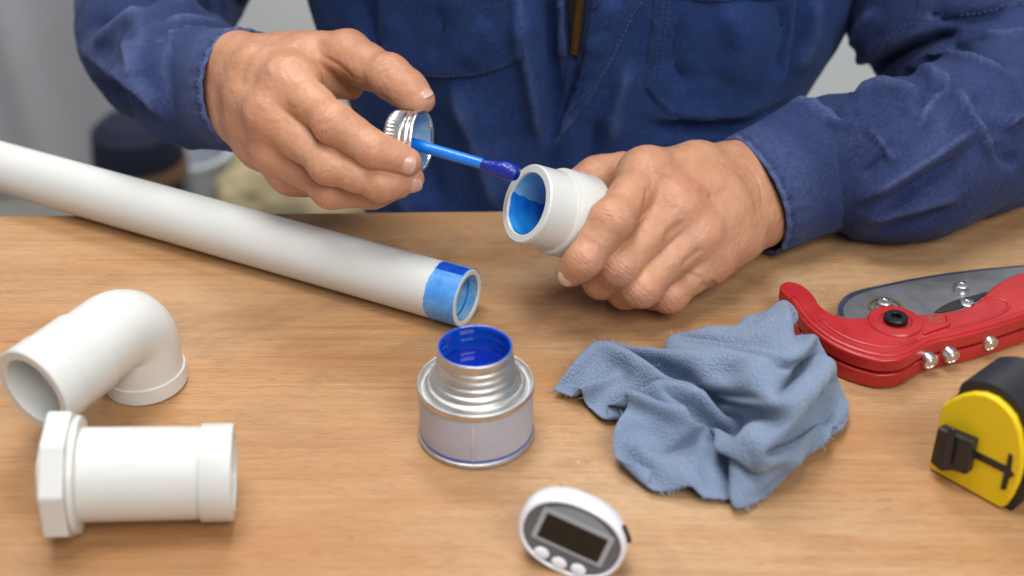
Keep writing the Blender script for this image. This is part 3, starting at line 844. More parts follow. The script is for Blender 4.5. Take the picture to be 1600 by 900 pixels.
    # ---- relief: joint creases, tendons, traced furrows, soft unevenness
    D = np.zeros(len(V)); blush = np.zeros(len(V)); crease = np.zeros(len(V))
    for k, (J, R, fr) in info.items():
        for i in (1, 2):
            ax = unit(fr[i - 1][0] + fr[i][0]); dd = unit(fr[i - 1][1] + fr[i][1]); lt = np.cross(ax, dd)
            q = V - J[i]
            near = (np.abs(q) < .02).all(1)
            qq = q[near]; s_, l_, d_ = qq @ ax, qq @ lt, qq @ dd
            wgt = np.clip(d_ / R[i], 0, 1) ** .7 * np.exp(-(l_ / (R[i] * .72)) ** 4)
            z = np.zeros(len(qq))
            if i == 1:
                for s0, c, a in ((-.0042, -38, .55), (-.0022, -22, .8), (-.0004, 0, .6), (.0016, 20, .85), (.0036, 36, .6), (.0055, 40, .3)):
                    z -= a * .00060 * np.exp(-((s_ - s0 - c * l_ * l_ + .0003 * np.sin(l_ * 900 + s0 * 4000)) / .00068) ** 2)
                z += .0004 * np.exp(-(s_ / .0055) ** 2)
            else:
                for s0, c, a in ((-.0022, -14, .6), (-.0004, 0, .8), (.0015, 14, .5)):
                    z -= a * .00055 * np.exp(-((s_ - s0 - c * l_ * l_) / .00065) ** 2)
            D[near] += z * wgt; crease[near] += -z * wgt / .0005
            blush += (.8 if i == 1 else .5) * np.exp(-((V - J[i] - dd * R[i] * .8) ** 2).sum(1) / .0075 ** 2)
        blush += .9 * np.exp(-((V - J[3]) ** 2).sum(1) / (R[3] * 1.5) ** 2)
        if k != 'thumb': blush += .75 * np.exp(-((V - mcp[k] - dors * .010) ** 2).sum(1) / .011 ** 2)
    pix, dep = project(V)
    face = ((CAM - V) * N).sum(1) > 0
    for path, wpx, amp in spec.get('furrows', []):
        pth = catmull(path, 6)
        m = face & (pix[:, 0] > pth[:, 0].min() - 40) & (pix[:, 0] < pth[:, 0].max() + 40) & (pix[:, 1] > pth[:, 1].min() - 40) & (pix[:, 1] < pth[:, 1].max() + 40)
        d, arc, _ = seg_dist(pix[m], pth)
        g = np.exp(-(d / wpx) ** 2) * np.clip(np.minimum(arc, 1 - arc) * 6, 0, 1)
        D[m] += amp * g
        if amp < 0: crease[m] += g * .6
    D += .00022 * vnoise(V * 160) + .00016 * vnoise(V * 420 + 7)
    V = V + N * D[:, None]
    return dict(V=V, Q=Q, blush=np.clip(blush, 0, 1.3), crease=np.clip(crease, 0, 1.2), info=info, dors=dors, along=along, mcp=mcp)

# the hand that holds the cap
wrA = W(366, 131, .872)
elA = W(238, 84, 1.03)
fwdA = unit(wrA - elA)
cA = np.array([0, sp, cp])                                  # the wrist's broad side runs up the picture
waA = unit(-cA + np.array([.30, 0, 0])); waA = unit(waA - fwdA * np.dot(waA, fwdA))
nA = unit(np.array([.72, 0, 0]) - cA * .12 + np.array([0, -cp, sp]) * .65)
waA = unit(-cA + np.array([.15, 0, 0])); waA = unit(waA - nA * np.dot(waA, nA))
specA = dict(wrist=wrA, forearm=None, cut=wrA - nA * .070, wax=waA, wsign=1.0,
    fingers=dict(
        index=[(447, 129, .802, .0120), (523, 193, .776, .0106), (583, 233, .7718, .0088), (637, 253, .7755, .0069)],
        middle=[(421, 181, .803, .0122), (515, 256, .784, .0102), (596, 287, .780, .0085), (642, 280, .786, .0068)],
        ring=[(429, 234, .815, .0116), (517, 295, .801, .0098), (581, 299, .806, .0083), (620, 291, .816, .0067)],
        pinky=[(452, 268, .834, .0104), (520, 288, .834, .0094), (560, 296, .842, .0084), (590, 292, .846, .0072)],
        thumb=[(545, 86, .832, .0140), (608, 119, .812, .0111), (634, 138, .806, .0097), (659, 156, .803, .0069)]),
    thumb_hinge=(1, 0, 0))
specA['dors'] = {'thumb': unit(np.array([.25, 0, 0]) + cA * .75 + np.array([0, -cp, sp]) * .75)}
specA['mass'] = [(W(448, 98, .855), W(540, 86, .834), .0175, .0145),
                 (W(430, 112, .862), W(470, 105, .842), .0185, .0165),
                 (W(500, 118, .848), W(470, 140, .832), .0115, .0125), (W(505, 108, .848), W(549, 136, .850), .0125, .0075)]
specA['furrows'] = [
    ([(488, 92), (512, 112), (540, 140), (556, 152)], 5, -.0012),
    ([(500, 85), (530, 103), (556, 128)], 4, -.0008),
    ([(418, 62), (398, 78), (380, 108), (376, 140)], 7, -.0008),
    ([(405, 160), (395, 190), (400, 215)], 8, -.0007),
    ([(432, 78), (420, 100), (424, 118)], 6, .0006),
    ([(450, 75), (480, 62), (520, 60)], 9, .0007),
    ([(585, 100), (600, 92), (618, 96)], 2.2, -.0005), ([(590, 108), (605, 99), (624, 102)], 2.2, -.0005), ([(597, 116), (612, 107), (630, 110)], 2.2, -.0005),
]
# the hand that grips the coupling
wrB = W(1186, 302, .862)
elB = W(1600, 168, .955)
fwdB = unit(wrB - elB)
waB = unit(-cA + np.array([.28, 0, 0])); waB = unit(waB - fwdB * np.dot(waB, fwdB))
nB = unit(np.array([-.854, 0, 0]) - cA * .377 + np.array([0, -cp, sp]) * .36)
waB = unit(-cA + np.array([.44, 0, 0])); waB = unit(waB - nB * np.dot(waB, nB))
specB = dict(wrist=wrB, forearm=None, cut=wrB - nB * .075, wax=waB, wsign=1.0,
    fingers=dict(
        index=[(1013, 268, .802, .0124), (955, 345, .773, .0109), (914, 405, .772, .0089), (890, 427, .779, .0068)],
        middle=[(1060, 320, .799, .0126), (969, 414, .782, .0110), (941, 436, .800, .0098), (935, 420, .815, .0086)],
        ring=[(1091, 365, .803, .0120), (1003, 448, .787, .0104), (978, 452, .806, .0096), (972, 432, .822, .0082)],
        pinky=[(1113, 403, .813, .0108), (1046, 459, .800, .0096), (1022, 456, .816, .0086), (1012, 440, .832, .0074)],
        thumb=[(1040, 290, .846, .0128), (972, 274, .838, .0116), (935, 276, .834, .0106), (900, 290, .832, .0088)]),
    thumb_hinge=(0, 0, 1))
specB['dors'] = {'thumb': unit(cA * .8 + np.array([0, -cp, sp]) * .3)}
specB['mass'] = [(W(1130, 292, .868), W(1040, 290, .848), .0165, .0145),
                 (W(1100, 310, .858), W(1050, 320, .836), .0170, .0140),
                 (W(1130, 370, .856), W(1110, 400, .832), .0140, .0125)]
specB['furrows'] = [
    ([(1016, 262), (1032, 268), (1052, 278)], 4, .0007), ([(1012, 290), (1008, 318), (1001, 340)], 3.5, -.0010),
    ([(1020, 258), (1028, 264), (1040, 266)], 2.0, -.0006), ([(1010, 272), (1018, 282), (1016, 300)], 2.4, -.0005),
    ([(1085, 290), (1098, 296), (1110, 306)], 4, .0007), ([(1068, 298), (1105, 298), (1130, 310)], 9, -.0006),
    ([(1070, 345), (1045, 365), (1035, 390)], 6, -.0008), ([(1102, 385), (1075, 405), (1064, 422)], 5, -.0008),
    ([(1120, 250), (1150, 268), (1175, 300), (1182, 340)], 3.0, -.0004), ([(1160, 250), (1185, 285), (1192, 330)], 2.4, -.0004),
    ([(1120, 440), (1105, 448), (1098, 440)], 5, -.0010), ([(1062, 425), (1085, 430), (1100, 438)], 2.5, -.0004),
]
HA, HB = hand(specA), hand(specB)

# ---- hidden body inside the clothes, one figure with the hands
TX, TY, TYC = .049, .875, .985            # torso centre line and front
shA, shB = np.array([TX - .19, 1.02, .30]), np.array([TX + .19, 1.02, .30])
ARM_A = [W(285, 106, .955), W(238, 84, 1.02), W(242, 10, 1.06), W(285, -90, 1.08)]
ARM_B = [W(1400, 258, .874), W(1590, 172, .945), W(1545, 95, .975), W(1460, -50, 1.0)]
FB = Field((-.45, .78, -.30), (.55, 1.2, .40), .008)
core = FB.new()
for el, sh, H, wr in ((elA, shA, specA, wrA), (elB, shB, specB, wrB)):
    arm = [H['cut']] + (ARM_A if H is specA else ARM_B) + [sh]
    for a_, b_, r0, r1 in zip(arm, arm[1:], (.020, .026, .028, .034, .036), (.026, .028, .034, .036, .04)): FB.cone(core, a_, b_, r0, r1, .01)
    FB.cone(core, sh, np.array([TX, 1.03, .28]), .045, .08, .04)
FB.cone(core, np.array([TX, 1.02, -.25]), np.array([TX, 1.03, .28]), .085, .09, .04)
Vc, Qc = nets(FB, core)
n1, n2 = len(HA['V']), len(HB['V'])
PV = np.concatenate([HA['V'], HB['V'], Vc]); PQ = np.concatenate([HA['Q'], HB['Q'] + n1, Qc + n1 + n2])
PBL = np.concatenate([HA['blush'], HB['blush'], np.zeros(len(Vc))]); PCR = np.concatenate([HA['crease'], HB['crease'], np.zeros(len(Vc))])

sk = M("skin").set(rough=.42, spec=.46, sss=.14)
sk.b.inputs['Subsurface Radius'].default_value = (.012, .0045, .0022)
sk.b.inputs['Subsurface Scale'].default_value = .35
f1 = sk.noise(40, 5, .6); f2 = sk.noise(150, 4, .6)
c = sk.ramp(f1, [(.3, (.49, .236, .128)), (.55, (.575, .298, .172)), (.75, (.635, .35, .215))])
c = sk.mix(sk.math('MULTIPLY', sk.ramp(f2, [(.45, 0.), (.7, 1.)]), .22), c, (.56, .225, .15))
blo = sk.ramp(sk.noise(70, 3, .6), [(.45, 0.), (.68, .28)])
c = sk.mix(blo, c, (.60, .255, .175))
c = sk.mix(sk.math('MULTIPLY', sk.attr('blush'), .52), c, (.66, .29, .205))
c = sk.mix(sk.math('MULTIPLY', sk.attr('crease'), .30), c, (.42, .17, .095))  # creases shaded in the colour so that they show more
spk = sk.ramp(sk.voro(260), [(.05, 1.), (.11, 0.)])
c = sk.mix(sk.math('MULTIPLY', spk, sk.ramp(sk.noise(30, 2), [(.58, 0.), (.66, .55)])), c, (.40, .13, .08))
sk.color(c)
sk.rough(sk.ramp(sk.noise(220, 4), [(.3, .33), (.7, .52)]))
cells = sk.voro(620, sk.co((1, 1, 1)), 'DISTANCE_TO_EDGE')
sk.bump(sk.ramp(cells, [(0., 0.), (.16, 1.)]), .00028, .24)
cr2 = sk.voro(230, sk.co((1, 1, 1)), 'DISTANCE_TO_EDGE')
sk.bump(sk.ramp(cr2, [(0., 0.), (.10, 1.)]), .00030, .16)
sk.bump(sk.noise(900, 3, .6), .0002, .35)
person = obj("person", PV, PQ, sk.m, None, sharp=0, loc=(TX, .985, -.25))
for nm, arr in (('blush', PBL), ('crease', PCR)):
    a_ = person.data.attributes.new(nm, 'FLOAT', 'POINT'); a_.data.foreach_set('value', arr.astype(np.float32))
tag(person, "person in blue work coveralls priming a pipe coupling with a dauber", "person")

nm_ = M("fingernail").set(rough=.26, spec=.5, sss=.12, coat=.25, crough=.2)
nm_.b.inputs['Subsurface Radius'].default_value = (.006, .003, .002); nm_.b.inputs['Subsurface Scale'].default_value = .3
nc = nm_.ramp(nm_.attr('tip'), [(0., (.56, .30, .22)), (.12, (.64, .40, .32)), (.84, (.63, .37, .29)), (.94, (.68, .48, .38)), (1., (.68, .50, .40))])
nm_.color(nc); nm_.bump(nm_.noise(500, 2), .0001, .3)
def nail(J, R, ax, dd, wid, ln, back, lift=1.0, name="fingernail"):
    lt = np.cross(ax, dd); r = R * lift
    nu, nv = 15, 15
    rows = []
    for layer in (0, 1):
        for j in range(nv):
            v = j / (nv - 1)
            for i in range(nu):
                u = i / (nu - 1) * 2 - 1
                rnd = 1 - .16 * (2 * v - 1) ** 6
                a = u * wid * rnd
                s_ = -back + ln * v - .0012 * (u * u) * (1 if v > .5 else -.9) * (abs(2 * v - 1)) ** 1.2
                sink = .0009 * abs(u) ** 4 + .0007 * (1 - v) ** 4
                drop = .0016 * max(0, v - .45) ** 2 * 2
                rr = r - sink - layer * .0007 - (.75 * (R - math.sqrt(max(R * R - s_ * s_, 0))) if s_ > 0 else 0)
                rows.append(J + ax * s_ + lt * math.sin(a) * rr + dd * (math.cos(a) * rr))
    F = []
    n = nu * nv
    for j in range(nv - 1):
        for i in range(nu - 1):
            q = (j * nu + i, j * nu + i + 1, (j + 1) * nu + i + 1, (j + 1) * nu + i)
            F.append(q); F.append(tuple(n + k for k in reversed(q)))
    ring = [i for i in range(nu)] + [j * nu + nu - 1 for j in range(1, nv)] + [(nv - 1) * nu + i for i in range(nu - 2, -1, -1)] + [j * nu for j in range(nv - 2, 0, -1)]
    for a, b in zip(ring, ring[1:] + ring[:1]): F.append((b, a, n + a, n + b))
    o = obj(name, rows, F, nm_.m, person, sharp=0)
    at_ = o.data.attributes.new('tip', 'FLOAT', 'POINT')
    at_.data.foreach_set('value', np.tile(np.repeat(np.linspace(0, 1, nv), nu), 2).astype(np.float32))
for H in (HA, HB):
    for k, (J, R, fr) in H['info'].items():
        ax, dd = fr[2]
        big = 1.15 if k == 'thumb' else (.85 if k == 'pinky' else 1.)
        nail(J[3], R[3] + .0012, ax, dd, .88, .0118 * big, .0074 * big)

# ------------------------------------------------------------------ coveralls
from mathutils.bvhtree import BVHTree
from mathutils.geometry import delaunay_2d_cdt
def cloth(name, lo=(.015, .024, .080), hi=(.027, .042, .124)):
    m = M(name).set(rough=.82, spec=.22, sheen=.10)
    m.b.inputs['Sheen Roughness'].default_value = .5
    m.b.inputs['Sheen Tint'].default_value = (.45, .55, .85, 1)
    f = m.noise(22, 6, .65)
    c = m.ramp(f, [(.3, lo), (.7, hi)])
    c = m.mix(m.math('MULTIPLY', m.ramp(m.noise(420, 4, .75), [(.44, 0.), (.66, 1.)]), .50), c, tuple(min(1, x * 1.6) for x in hi))   # worn yarn
    c = m.mix(m.math('MULTIPLY', m.attr('wear'), m.ramp(m.noise(260, 4, .7), [(.3, .25), (.7, 1.)])), c, (.125, .165, .34))
    st = m.ramp(m.noise(48, 4, .65), [(.64, 0.), (.76, .35)])
    c = m.mix(st, c, (.10, .10, .13))
    m.color(c)
    tw = m.wave(420, m.co((1, 1, 1), (0, .6, .75)), .6)
    m.bump(tw, .0004, .22); m.bump(m.noise(160, 5, .6), .0012, .30)
    return m.m
BLUE = cloth("blue_cotton")
BLUE2 = cloth("blue_cotton_body", (.013, .032, .122), (.024, .056, .190))
THREAD = plain("stitch_thread", (.075, .105, .26), .8)
def wearset(o, w):
    a = o.data.attributes.new('wear', 'FLOAT', 'POINT'); a.data.foreach_set('value', np.asarray(w, np.float32))
def fold(V, Q, strokes, wears=(), facing=True):
    N = normals(V, Q)
    pix, _ = project(V)
    face = np.clip(((CAM - V) * N).sum(1) / np.linalg.norm(CAM - V, axis=1) * 3 + .6, 0, 1)
    D = np.zeros(len(V)); Wr = np.zeros(len(V))
    for path, wpx, amp in strokes:
        pth = catmull(path, 6); mg = wpx * 3
        m = (pix[:, 0] > pth[:, 0].min() - mg) & (pix[:, 0] < pth[:, 0].max() + mg) & (pix[:, 1] > pth[:, 1].min() - mg) & (pix[:, 1] < pth[:, 1].max() + mg)
        d, arc, sd = seg_dist(pix[m], pth)
        e = np.clip(np.minimum(arc, 1 - arc) * 4, 0, 1); e = e * e * (3 - 2 * e)
        w = wpx * np.where(sd > 0, .75, 1.25)              # one flank steeper than the other
        D[m] += 1.75 * amp * np.exp(-(d / w) ** 1.6) * (.12 + .88 * e) * face[m]
        if amp > .002: Wr[m] += .5 * np.exp(-(d / (wpx * .4)) ** 2) * e
    for path, wpx, amp in wears:
        pth = catmull(path, 6); d, arc, _ = seg_dist(pix, pth)
        Wr += amp * np.exp(-(d / wpx) ** 2)
    return V + N * D[:, None], np.clip(Wr, 0, 1)
def bvh(V, Q): return BVHTree.FromPolygons([Vector(p) for p in V], [tuple(map(int, q)) for q in Q])
def hit(tree, x, y):
    d = ray(x, y)
    loc, nrm, _, _ = tree.ray_cast(Vector(CAM), Vector(d / np.linalg.norm(d)))
    if loc is None: return None, None
    n = np.array(nrm)
    if np.dot(n, d) > 0: n = -n
    return np.array(loc), n
def patch(name, tree, poly, parent, mat, thick=.0018, step=5, wear=.35, smooth_n=True):
    poly = np.asarray(poly, float)
    b = []
    for i in range(len(poly)):
        a, c_ = poly[i], poly[(i + 1) % len(poly)]
        k = max(1, int(np.linalg.norm(c_ - a) / step))
        for j in range(k): b.append(a + (c_ - a) * j / k)
    b = np.array(b)
    pts = [Vector(p) for p in b]
    gx, gy = np.meshgrid(np.arange(poly[:, 0].min(), poly[:, 0].max(), step), np.arange(poly[:, 1].min(), poly[:, 1].max(), step))
    g = np.stack([gx.ravel(), gy.ravel()], 1)
    ins = np.zeros(len(g), bool)
    j = len(poly) - 1
    for i in range(len(poly)):
        xi, yi = poly[i]; xj, yj = poly[j]
        c_ = ((yi > g[:, 1]) != (yj > g[:, 1])) & (g[:, 0] < (xj - xi) * (g[:, 1] - yi) / (yj - yi + 1e-12) + xi)
        ins ^= c_; j = i
    cl = np.concatenate([b, b[:1]])
    dist, _, _ = seg_dist(g, cl)
    g = g[ins & (dist > step * .6)]
    # a row just inside the border makes the rolled edge
    allp = pts + [Vector(p) for p in g]
    nb = len(b)
    vs, es, fs, *_ = delaunay_2d_cdt(allp, [(i, (i + 1) % nb) for i in range(nb)], [], 1, 1e-4)
    P2 = np.array([(v.x, v.y) for v in vs])
    d, _, _ = seg_dist(P2, cl)
    V = []; Wv = []
    last = None
    for p, dd in zip(P2, d):
        h, n = hit(tree, *p)
        if h is None: h, n = (last if last else (W(p[0], p[1], 1.), np.array([0, -1., 0])))
        last = (h, n)
        k = min(1, dd / (step * .9))
        V.append(h + n * (thick * (k ** .5) + .0003)); Wv.append(wear * math.exp(-(dd / 5) ** 2))
    F = [tuple(f) for f in fs]
    V = np.array(V)
    f0 = F[0]; nn = np.cross(V[f0[1]] - V[f0[0]], V[f0[2]] - V[f0[0]])
    if np.dot(nn, CAM - V[f0[0]]) < 0: F = [tuple(reversed(f)) for f in F]
    o = obj(name, V, F, mat, parent, sharp=0)
    wearset(o, Wv)
    return o
def stitches(tree, path, parent, dash=.0024, gap=.0014, r=.00027, lift=.0024, name="stitching", mat=None):
    pth = catmull(path, 12)
    P, Nn = [], []
    for p in pth:
        h, n = hit(tree, *p)
        if h is not None: P.append(h + n * lift); Nn.append(n)
    return stitch3(np.array(P), np.array(Nn), parent, dash, gap, r, name, mat)
def stitch3(P, Nn, parent, dash=.0024, gap=.0014, r=.00027, name="stitching", mat=None):
    L = np.concatenate([[0], np.cumsum(np.linalg.norm(np.diff(P, axis=0), axis=1))])
    f = lambda s: np.array([np.interp(s, L, P[:, k]) for k in range(3)])
    fn = lambda s: unit([np.interp(s, L, Nn[:, k]) for k in range(3)])
    ms = []; s = 0
    while s + dash < L[-1]:
        a, b = f(s), f(s + dash); n = fn(s + dash / 2)
        if np.linalg.norm(b - a) < dash * 1.5:
            ms.append(tube(np.array([a - n * r * .8, a * .75 + b * .25, a * .25 + b * .75, b - n * r * .8]), np.array([r * .6, r, r, r * .6]), 5, up=n))
        s += dash + gap
    if not ms: return None
    o = obj(name, *join(*ms), mat or THREAD, parent, sharp=0)
    o['kind'] = 'stuff'
    return o

# ---- body of the coveralls
nth, nz = 300, 150
th = np.radians(np.linspace(-118, 118, nth)); zz = np.linspace(-.34, .33, nz)
def ta(z): return .166 + .032 * (1 / (1 + np.exp(-(z - .030) / .018)))
TH, ZZ = np.meshgrid(th, zz)
AA = ta(ZZ); BB = .110 + .012 * np.clip(ZZ / .2, -1, 1)
VT = np.stack([TX + AA * np.sin(TH), TYC - BB * np.cos(TH) - .12 * ZZ, ZZ], -1).reshape(-1, 3)
ii = np.arange(nth - 1)
QT = np.concatenate([np.stack([r * nth + ii, r * nth + ii + 1, (r + 1) * nth + ii + 1, (r + 1) * nth + ii], 1) for r in range(nz - 1)])
tor = [
    ([(700, 120), (740, 200), (775, 300), (790, 345)], 26, .0075), ([(640, 150), (655, 230), (690, 340)], 22, -.0050), ([(590, 230), (620, 290), (660, 345)], 20, .004),
    ([(815, -20), (820, 60), (835, 150), (850, 240)], 14, .0055), ([(852, -20), (858, 70), (862, 170), (850, 260)], 13, -.0075), ([(880, 230), (830, 290), (800, 345)], 16, -.004),
    ([(905, 100), (895, 150), (875, 200)], 10, -.004), ([(985, 90), (965, 160), (950, 240)], 18, .004), ([(935, 180), (925, 240), (920, 330)], 16, -.005),
    ([(1010, 196), (1090, 208), (1170, 196), (1250, 160)], 16, -.0075), ([(1000, 178), (1090, 186), (1180, 176), (1235, 150)], 14, .0045),
    ([(560, -20), (575, 40), (600, 90)], 16, -.0035), ([(530, 60), (560, 140), (590, 200)], 20, .004), ([(760, 20), (745, 60), (730, 100)], 14, .0022), ([(680, 0), (690, 50), (670, 95)], 14, -.0022),
    ([(1120, 0), (1150, 60), (1130, 130)], 26, .004), ([(1210, 0), (1225, 60), (1205, 130)], 18, -.004), ([(1270, -20), (1265, 60), (1230, 120)], 16, .004),
    ([(1060, 20), (1050, 90), (1075, 150)], 15, -.0025), ([(955, -20), (940, 40), (925, 90)], 12, .0035),
]
VT, wT = fold(VT, QT, tor)
NT = normals(VT, QT)
VT = VT + NT * (.0018 * vnoise(VT * np.array([34, 34, 16])) + .0007 * vnoise(VT * 80))[:, None]
cover = obj("coverall", VT, QT, BLUE2, person, sharp=0)
wearset(cover, wT)
tT = bvh(VT, QT)
# chest pockets, fly flap, zip
pk = patch("pocket_flap", tT, [(588, -40), (594, 60), (602, 88), (640, 114), (690, 122), (740, 119), (782, 108), (816, 92), (818, 30), (814, -40)], cover, BLUE2, .0034)
stitches(tT, [(606, 82), (645, 106), (690, 114), (740, 111), (780, 100), (808, 87)], cover, lift=.0045)
patch("pocket", tT, [(1030, -40), (1022, 0), (1014, 70), (1007, 136), (1026, 162), (1046, 181), (1100, 188), (1150, 186), (1196, 168), (1228, 120), (1240, 50), (1246, -40)], cover, BLUE2, .0030)
stitches(tT, [(1036, -20), (1028, 40), (1021, 100), (1017, 134), (1034, 155), (1051, 172), (1100, 178), (1148, 176), (1186, 160)], cover, lift=.0042)
stitches(tT, [(1044, -20), (1036, 40), (1029, 100), (1026, 131)], cover, lift=.0042)
patch("pocket_hem", tT, [(1026, -8), (1130, 4), (1210, -2), (1240, -14), (1246, -40), (1030, -40)], cover, BLUE2, .0050, wear=.5)
patch("fly_flap", tT, [(1030, -40), (1000, 0), (985, 32), (955, 98), (920, 160), (868, 224), (880, 190), (900, 140), (912, 92), (920, 40), (930, -40)], cover, BLUE2, .0052, wear=.75)
stitches(tT, [(1012, -20), (992, 6), (972, 42), (944, 98), (912, 150), (886, 190)], cover, lift=.0066, r=.0004)
patch("fly_edge", tT, [(868, -40), (880, -40), (882, 40), (886, 84), (880, 130), (872, 60)], cover, BLUE2, .004, wear=.5)
patch("zip_tape", tT, [(882, -40), (924, -40), (914, 40), (906, 84), (900, 96), (890, 80)], cover, plain("zip_tape_dark", (.008, .009, .014), .9), .0022, wear=0)
brass = metal_mat("old_brass", (.30, .18, .07), .5)
for k in range(26):
    y = -32 + k * 4.4
    x = 907 - (y + 32) * .075
    for s_ in (-1, 1):
        h_, n_ = hit(tT, x + s_ * 2.2, y + (1.1 if s_ > 0 else -1.1))
        if h_ is None: continue
        e_r = np.array([1., 0, 0]); e_u = np.cross(n_, e_r)
        q = h_ + n_ * .0026
        o_ = [q + e_r * a_ * .0013 + e_u * b_ * .0005 for a_, b_ in ((-1, -1), (1, -1), (1, 1), (-1, 1))]
        obj("zip_tooth", *prism(o_, n_ * .0016), brass, cover, smooth=False)

# ---- sleeves
def sleeve(pts, rad, strokes, wears, h=.0026, sq=None):
    P = np.array([W(*p) if len(p) == 3 and p[2] > .5 else np.asarray(p) for p in pts])
    Pc = catmull(P, 5); Rc = catmull(np.array(rad)[:, None], 5)[:, 0]
    F = Field(Pc.min(0) - .095, Pc.max(0) + .095, h)
    A = F.new()
    for i in range(len(Pc) - 1): F.cone(A, Pc[i], Pc[i + 1], Rc[i], Rc[i + 1], .004, m=.010)
    V, Q = nets(F, A)
    V = relax(V, Q, 4)
    V, wr = fold(V, Q, strokes, wears)
    # wrinkles that run round and slantwise along the arm
    d, arc, _ = seg_dist(V, Pc)
    i0 = np.clip((arc * (len(Pc) - 1)).astype(int), 0, len(Pc) - 2)
    N = normals(V, Q)
    tg_ = unit(Pc[-1] - Pc[0])
    e1_ = unit(np.cross(tg_, [0, 0, 1.])); e2_ = np.cross(tg_, e1_)
    s_ = arc * np.linalg.norm(np.diff(Pc, axis=0), axis=1).sum()
    w1 = vnoise(np.stack([s_ * 42 + V @ e1_ * 14, V @ e1_ * 12 + 5, V @ e2_ * 12], 1))
    w2 = vnoise(np.stack([s_ * 95 + V @ e2_ * 30, V @ e1_ * 22, V @ e2_ * 26 + 9], 1))
    D = .0016 * (1 - np.abs(w1)) ** 3 + .0006 * w2 + .0004 * vnoise(V * 150)
    V = V + N * (D - .001)[:, None]
    ov = (V[:, 2] < .0016) & (((V - mid) @ en) < .004)       # flatten where it lies on the bench
    V[ov, 2] = .0016 + .0006 * np.abs(vnoise(V[ov] * 120))
    return V, Q, wr, Pc
def cuff(c0, back, wa, ra, rb, ln, flare, name, tree_out=True, seed=0., low=None):
    wb = np.cross(back, wa)
    n = 120
    a = 2 * math.pi * np.arange(n) / n
    wob = 1 + .020 * np.sin(2 * a + seed) + .014 * np.sin(3 * a + 2 * seed) + .008 * np.sin(7 * a + seed)
    prof = [(-.0016, ln * .9), (-.0016, .004), (-.0017, .0012), (-.0010, .0002), (.0, .0), (.0007, .0008), (.0008, .0024), (.0003, .0034), (.0002, .0046), (.0007, .007), (.0004, .015), (.0, .03), (.0004, ln - .010), (.0008, ln - .006), (.0003, ln - .0045), (.0008, ln - .003), (.0009, ln - .0008), (.0003, ln + .0002), (-.0016, ln + .0006)]
    V = []
    for dr, t in prof:
        k = t / ln
        rip = .0007 * np.sin(a * 23 + seed + t * 60) * math.exp(-((t - .004) / .004) ** 2) + .0009 * np.sin(a * 19 + seed) * math.exp(-((t - ln + .003) / .006) ** 2)
        r = (1 + flare * k) * wob * (1 + .012 * np.sin(5 * a + 40 * t + seed))
        V.append(c0 + back * t + np.outer(np.cos(a) * (ra * r + dr + rip), wa) + np.outer(np.sin(a) * (rb * r + dr + rip), wb))
    V = np.concatenate(V)
    ov = V[:, 2] < .0016
    V[ov, 2] = .0016
    m = len(prof)
    Q = np.array([(i * n + j, i * n + (j + 1) % n, (i + 1) * n + (j + 1) % n, (i + 1) * n + j) for i in range(m - 1) for j in range(n)])
    Vr = V.reshape(m, n, 3)
    if np.dot(np.cross(Vr[8, 1] - Vr[8, 0], Vr[9, 0] - Vr[8, 0]), Vr[8, 0] - c0 - back * .01) < 0: Q = Q[:, ::-1]
    o = obj(name, V, np.ascontiguousarray(Q), BLUE, cover, sharp=0)
    ww = np.zeros((m, n)); ww[2:7] = .75; ww[7:9] = .1; ww[9:11] = .3; ww[-6:-4] = .35; ww[-4:-1] = .6
    wearset(o, ww.ravel())
    out = []
    for row in (7, len(prof) - 5):
        P = np.concatenate([Vr[row], Vr[row][:1]]); nn = P - (c0 + back * prof[row][1]); nn -= np.outer(nn @ back, back); nn /= np.linalg.norm(nn, axis=1)[:, None]
        stitch3(P + nn * .0004, nn, cover, .0022, .0013, .00032)
    return o
LNA, LNB = .058, .060
cA0 = W(384, 139, .868); cB0 = W(1169, 309, .861)
cuff(cA0, -nA, waA, .0365, .0325, LNA, .03, "cuff", seed=.7)
cuff(cB0, -nB, waB, .0365, .0350, LNB, .15, "cuff", seed=2.1)
kA = cA0 - nA * (LNA - .004)
ptsA = [kA + nA * .010, kA - nA * .010, W(285, 106, .955), W(238, 84, 1.02), W(242, 10, 1.06), W(285, -90, 1.08), shA + np.array([.02, 0, .03])]
VA, QA, wA, PcA = sleeve([tuple(p) if len(p) == 3 else p for p in ptsA], [.0335, .0365, .0415, .0470, .0560, .0640, .070], [
    ([(134, 87), (163, 98), (195, 122), (235, 155), (280, 192)], 10, .0055), ([(140, 120), (180, 150), (230, 185)], 16, -.005),
    ([(130, 62), (175, 22), (215, 0), (260, -20)], 11, -.0085), ([(150, 80), (195, 38), (240, 18)], 11, .005),
    ([(236, 26), (290, 16), (345, 26)], 9, -.005), ([(250, 44), (300, 34), (350, 42)], 9, .003),
    ([(372, 0), (392, 16), (402, 38)], 9, -.006), ([(410, -10), (430, 20)], 9, .004), ([(200, 60), (205, 95), (215, 125)], 10, .003), ([(330, -10), (300, 0), (270, 2)], 10, .004),
], [([(212, 25), (222, 55), (210, 85), (216, 120), (240, 150)], 8, .35), ([(268, 60), (255, 100), (262, 140)], 7, .3), ([(310, 52), (330, 60)], 7, .3), ([(190, 58), (180, 62)], 6, .2)])
slA = obj("sleeve", VA, QA, BLUE, cover, sharp=0); wearset(slA, wA)
kB = cB0 - nB * (LNB - .004)
ptsB = [kB + nB * .010, kB - nB * .012, W(1400, 258, .874), W(1500, 218, .900), W(1590, 172, .945), W(1545, 95, .975), W(1480, 10, .99), W(1440, -110, 1.02), shB + np.array([0, 0, .03])]
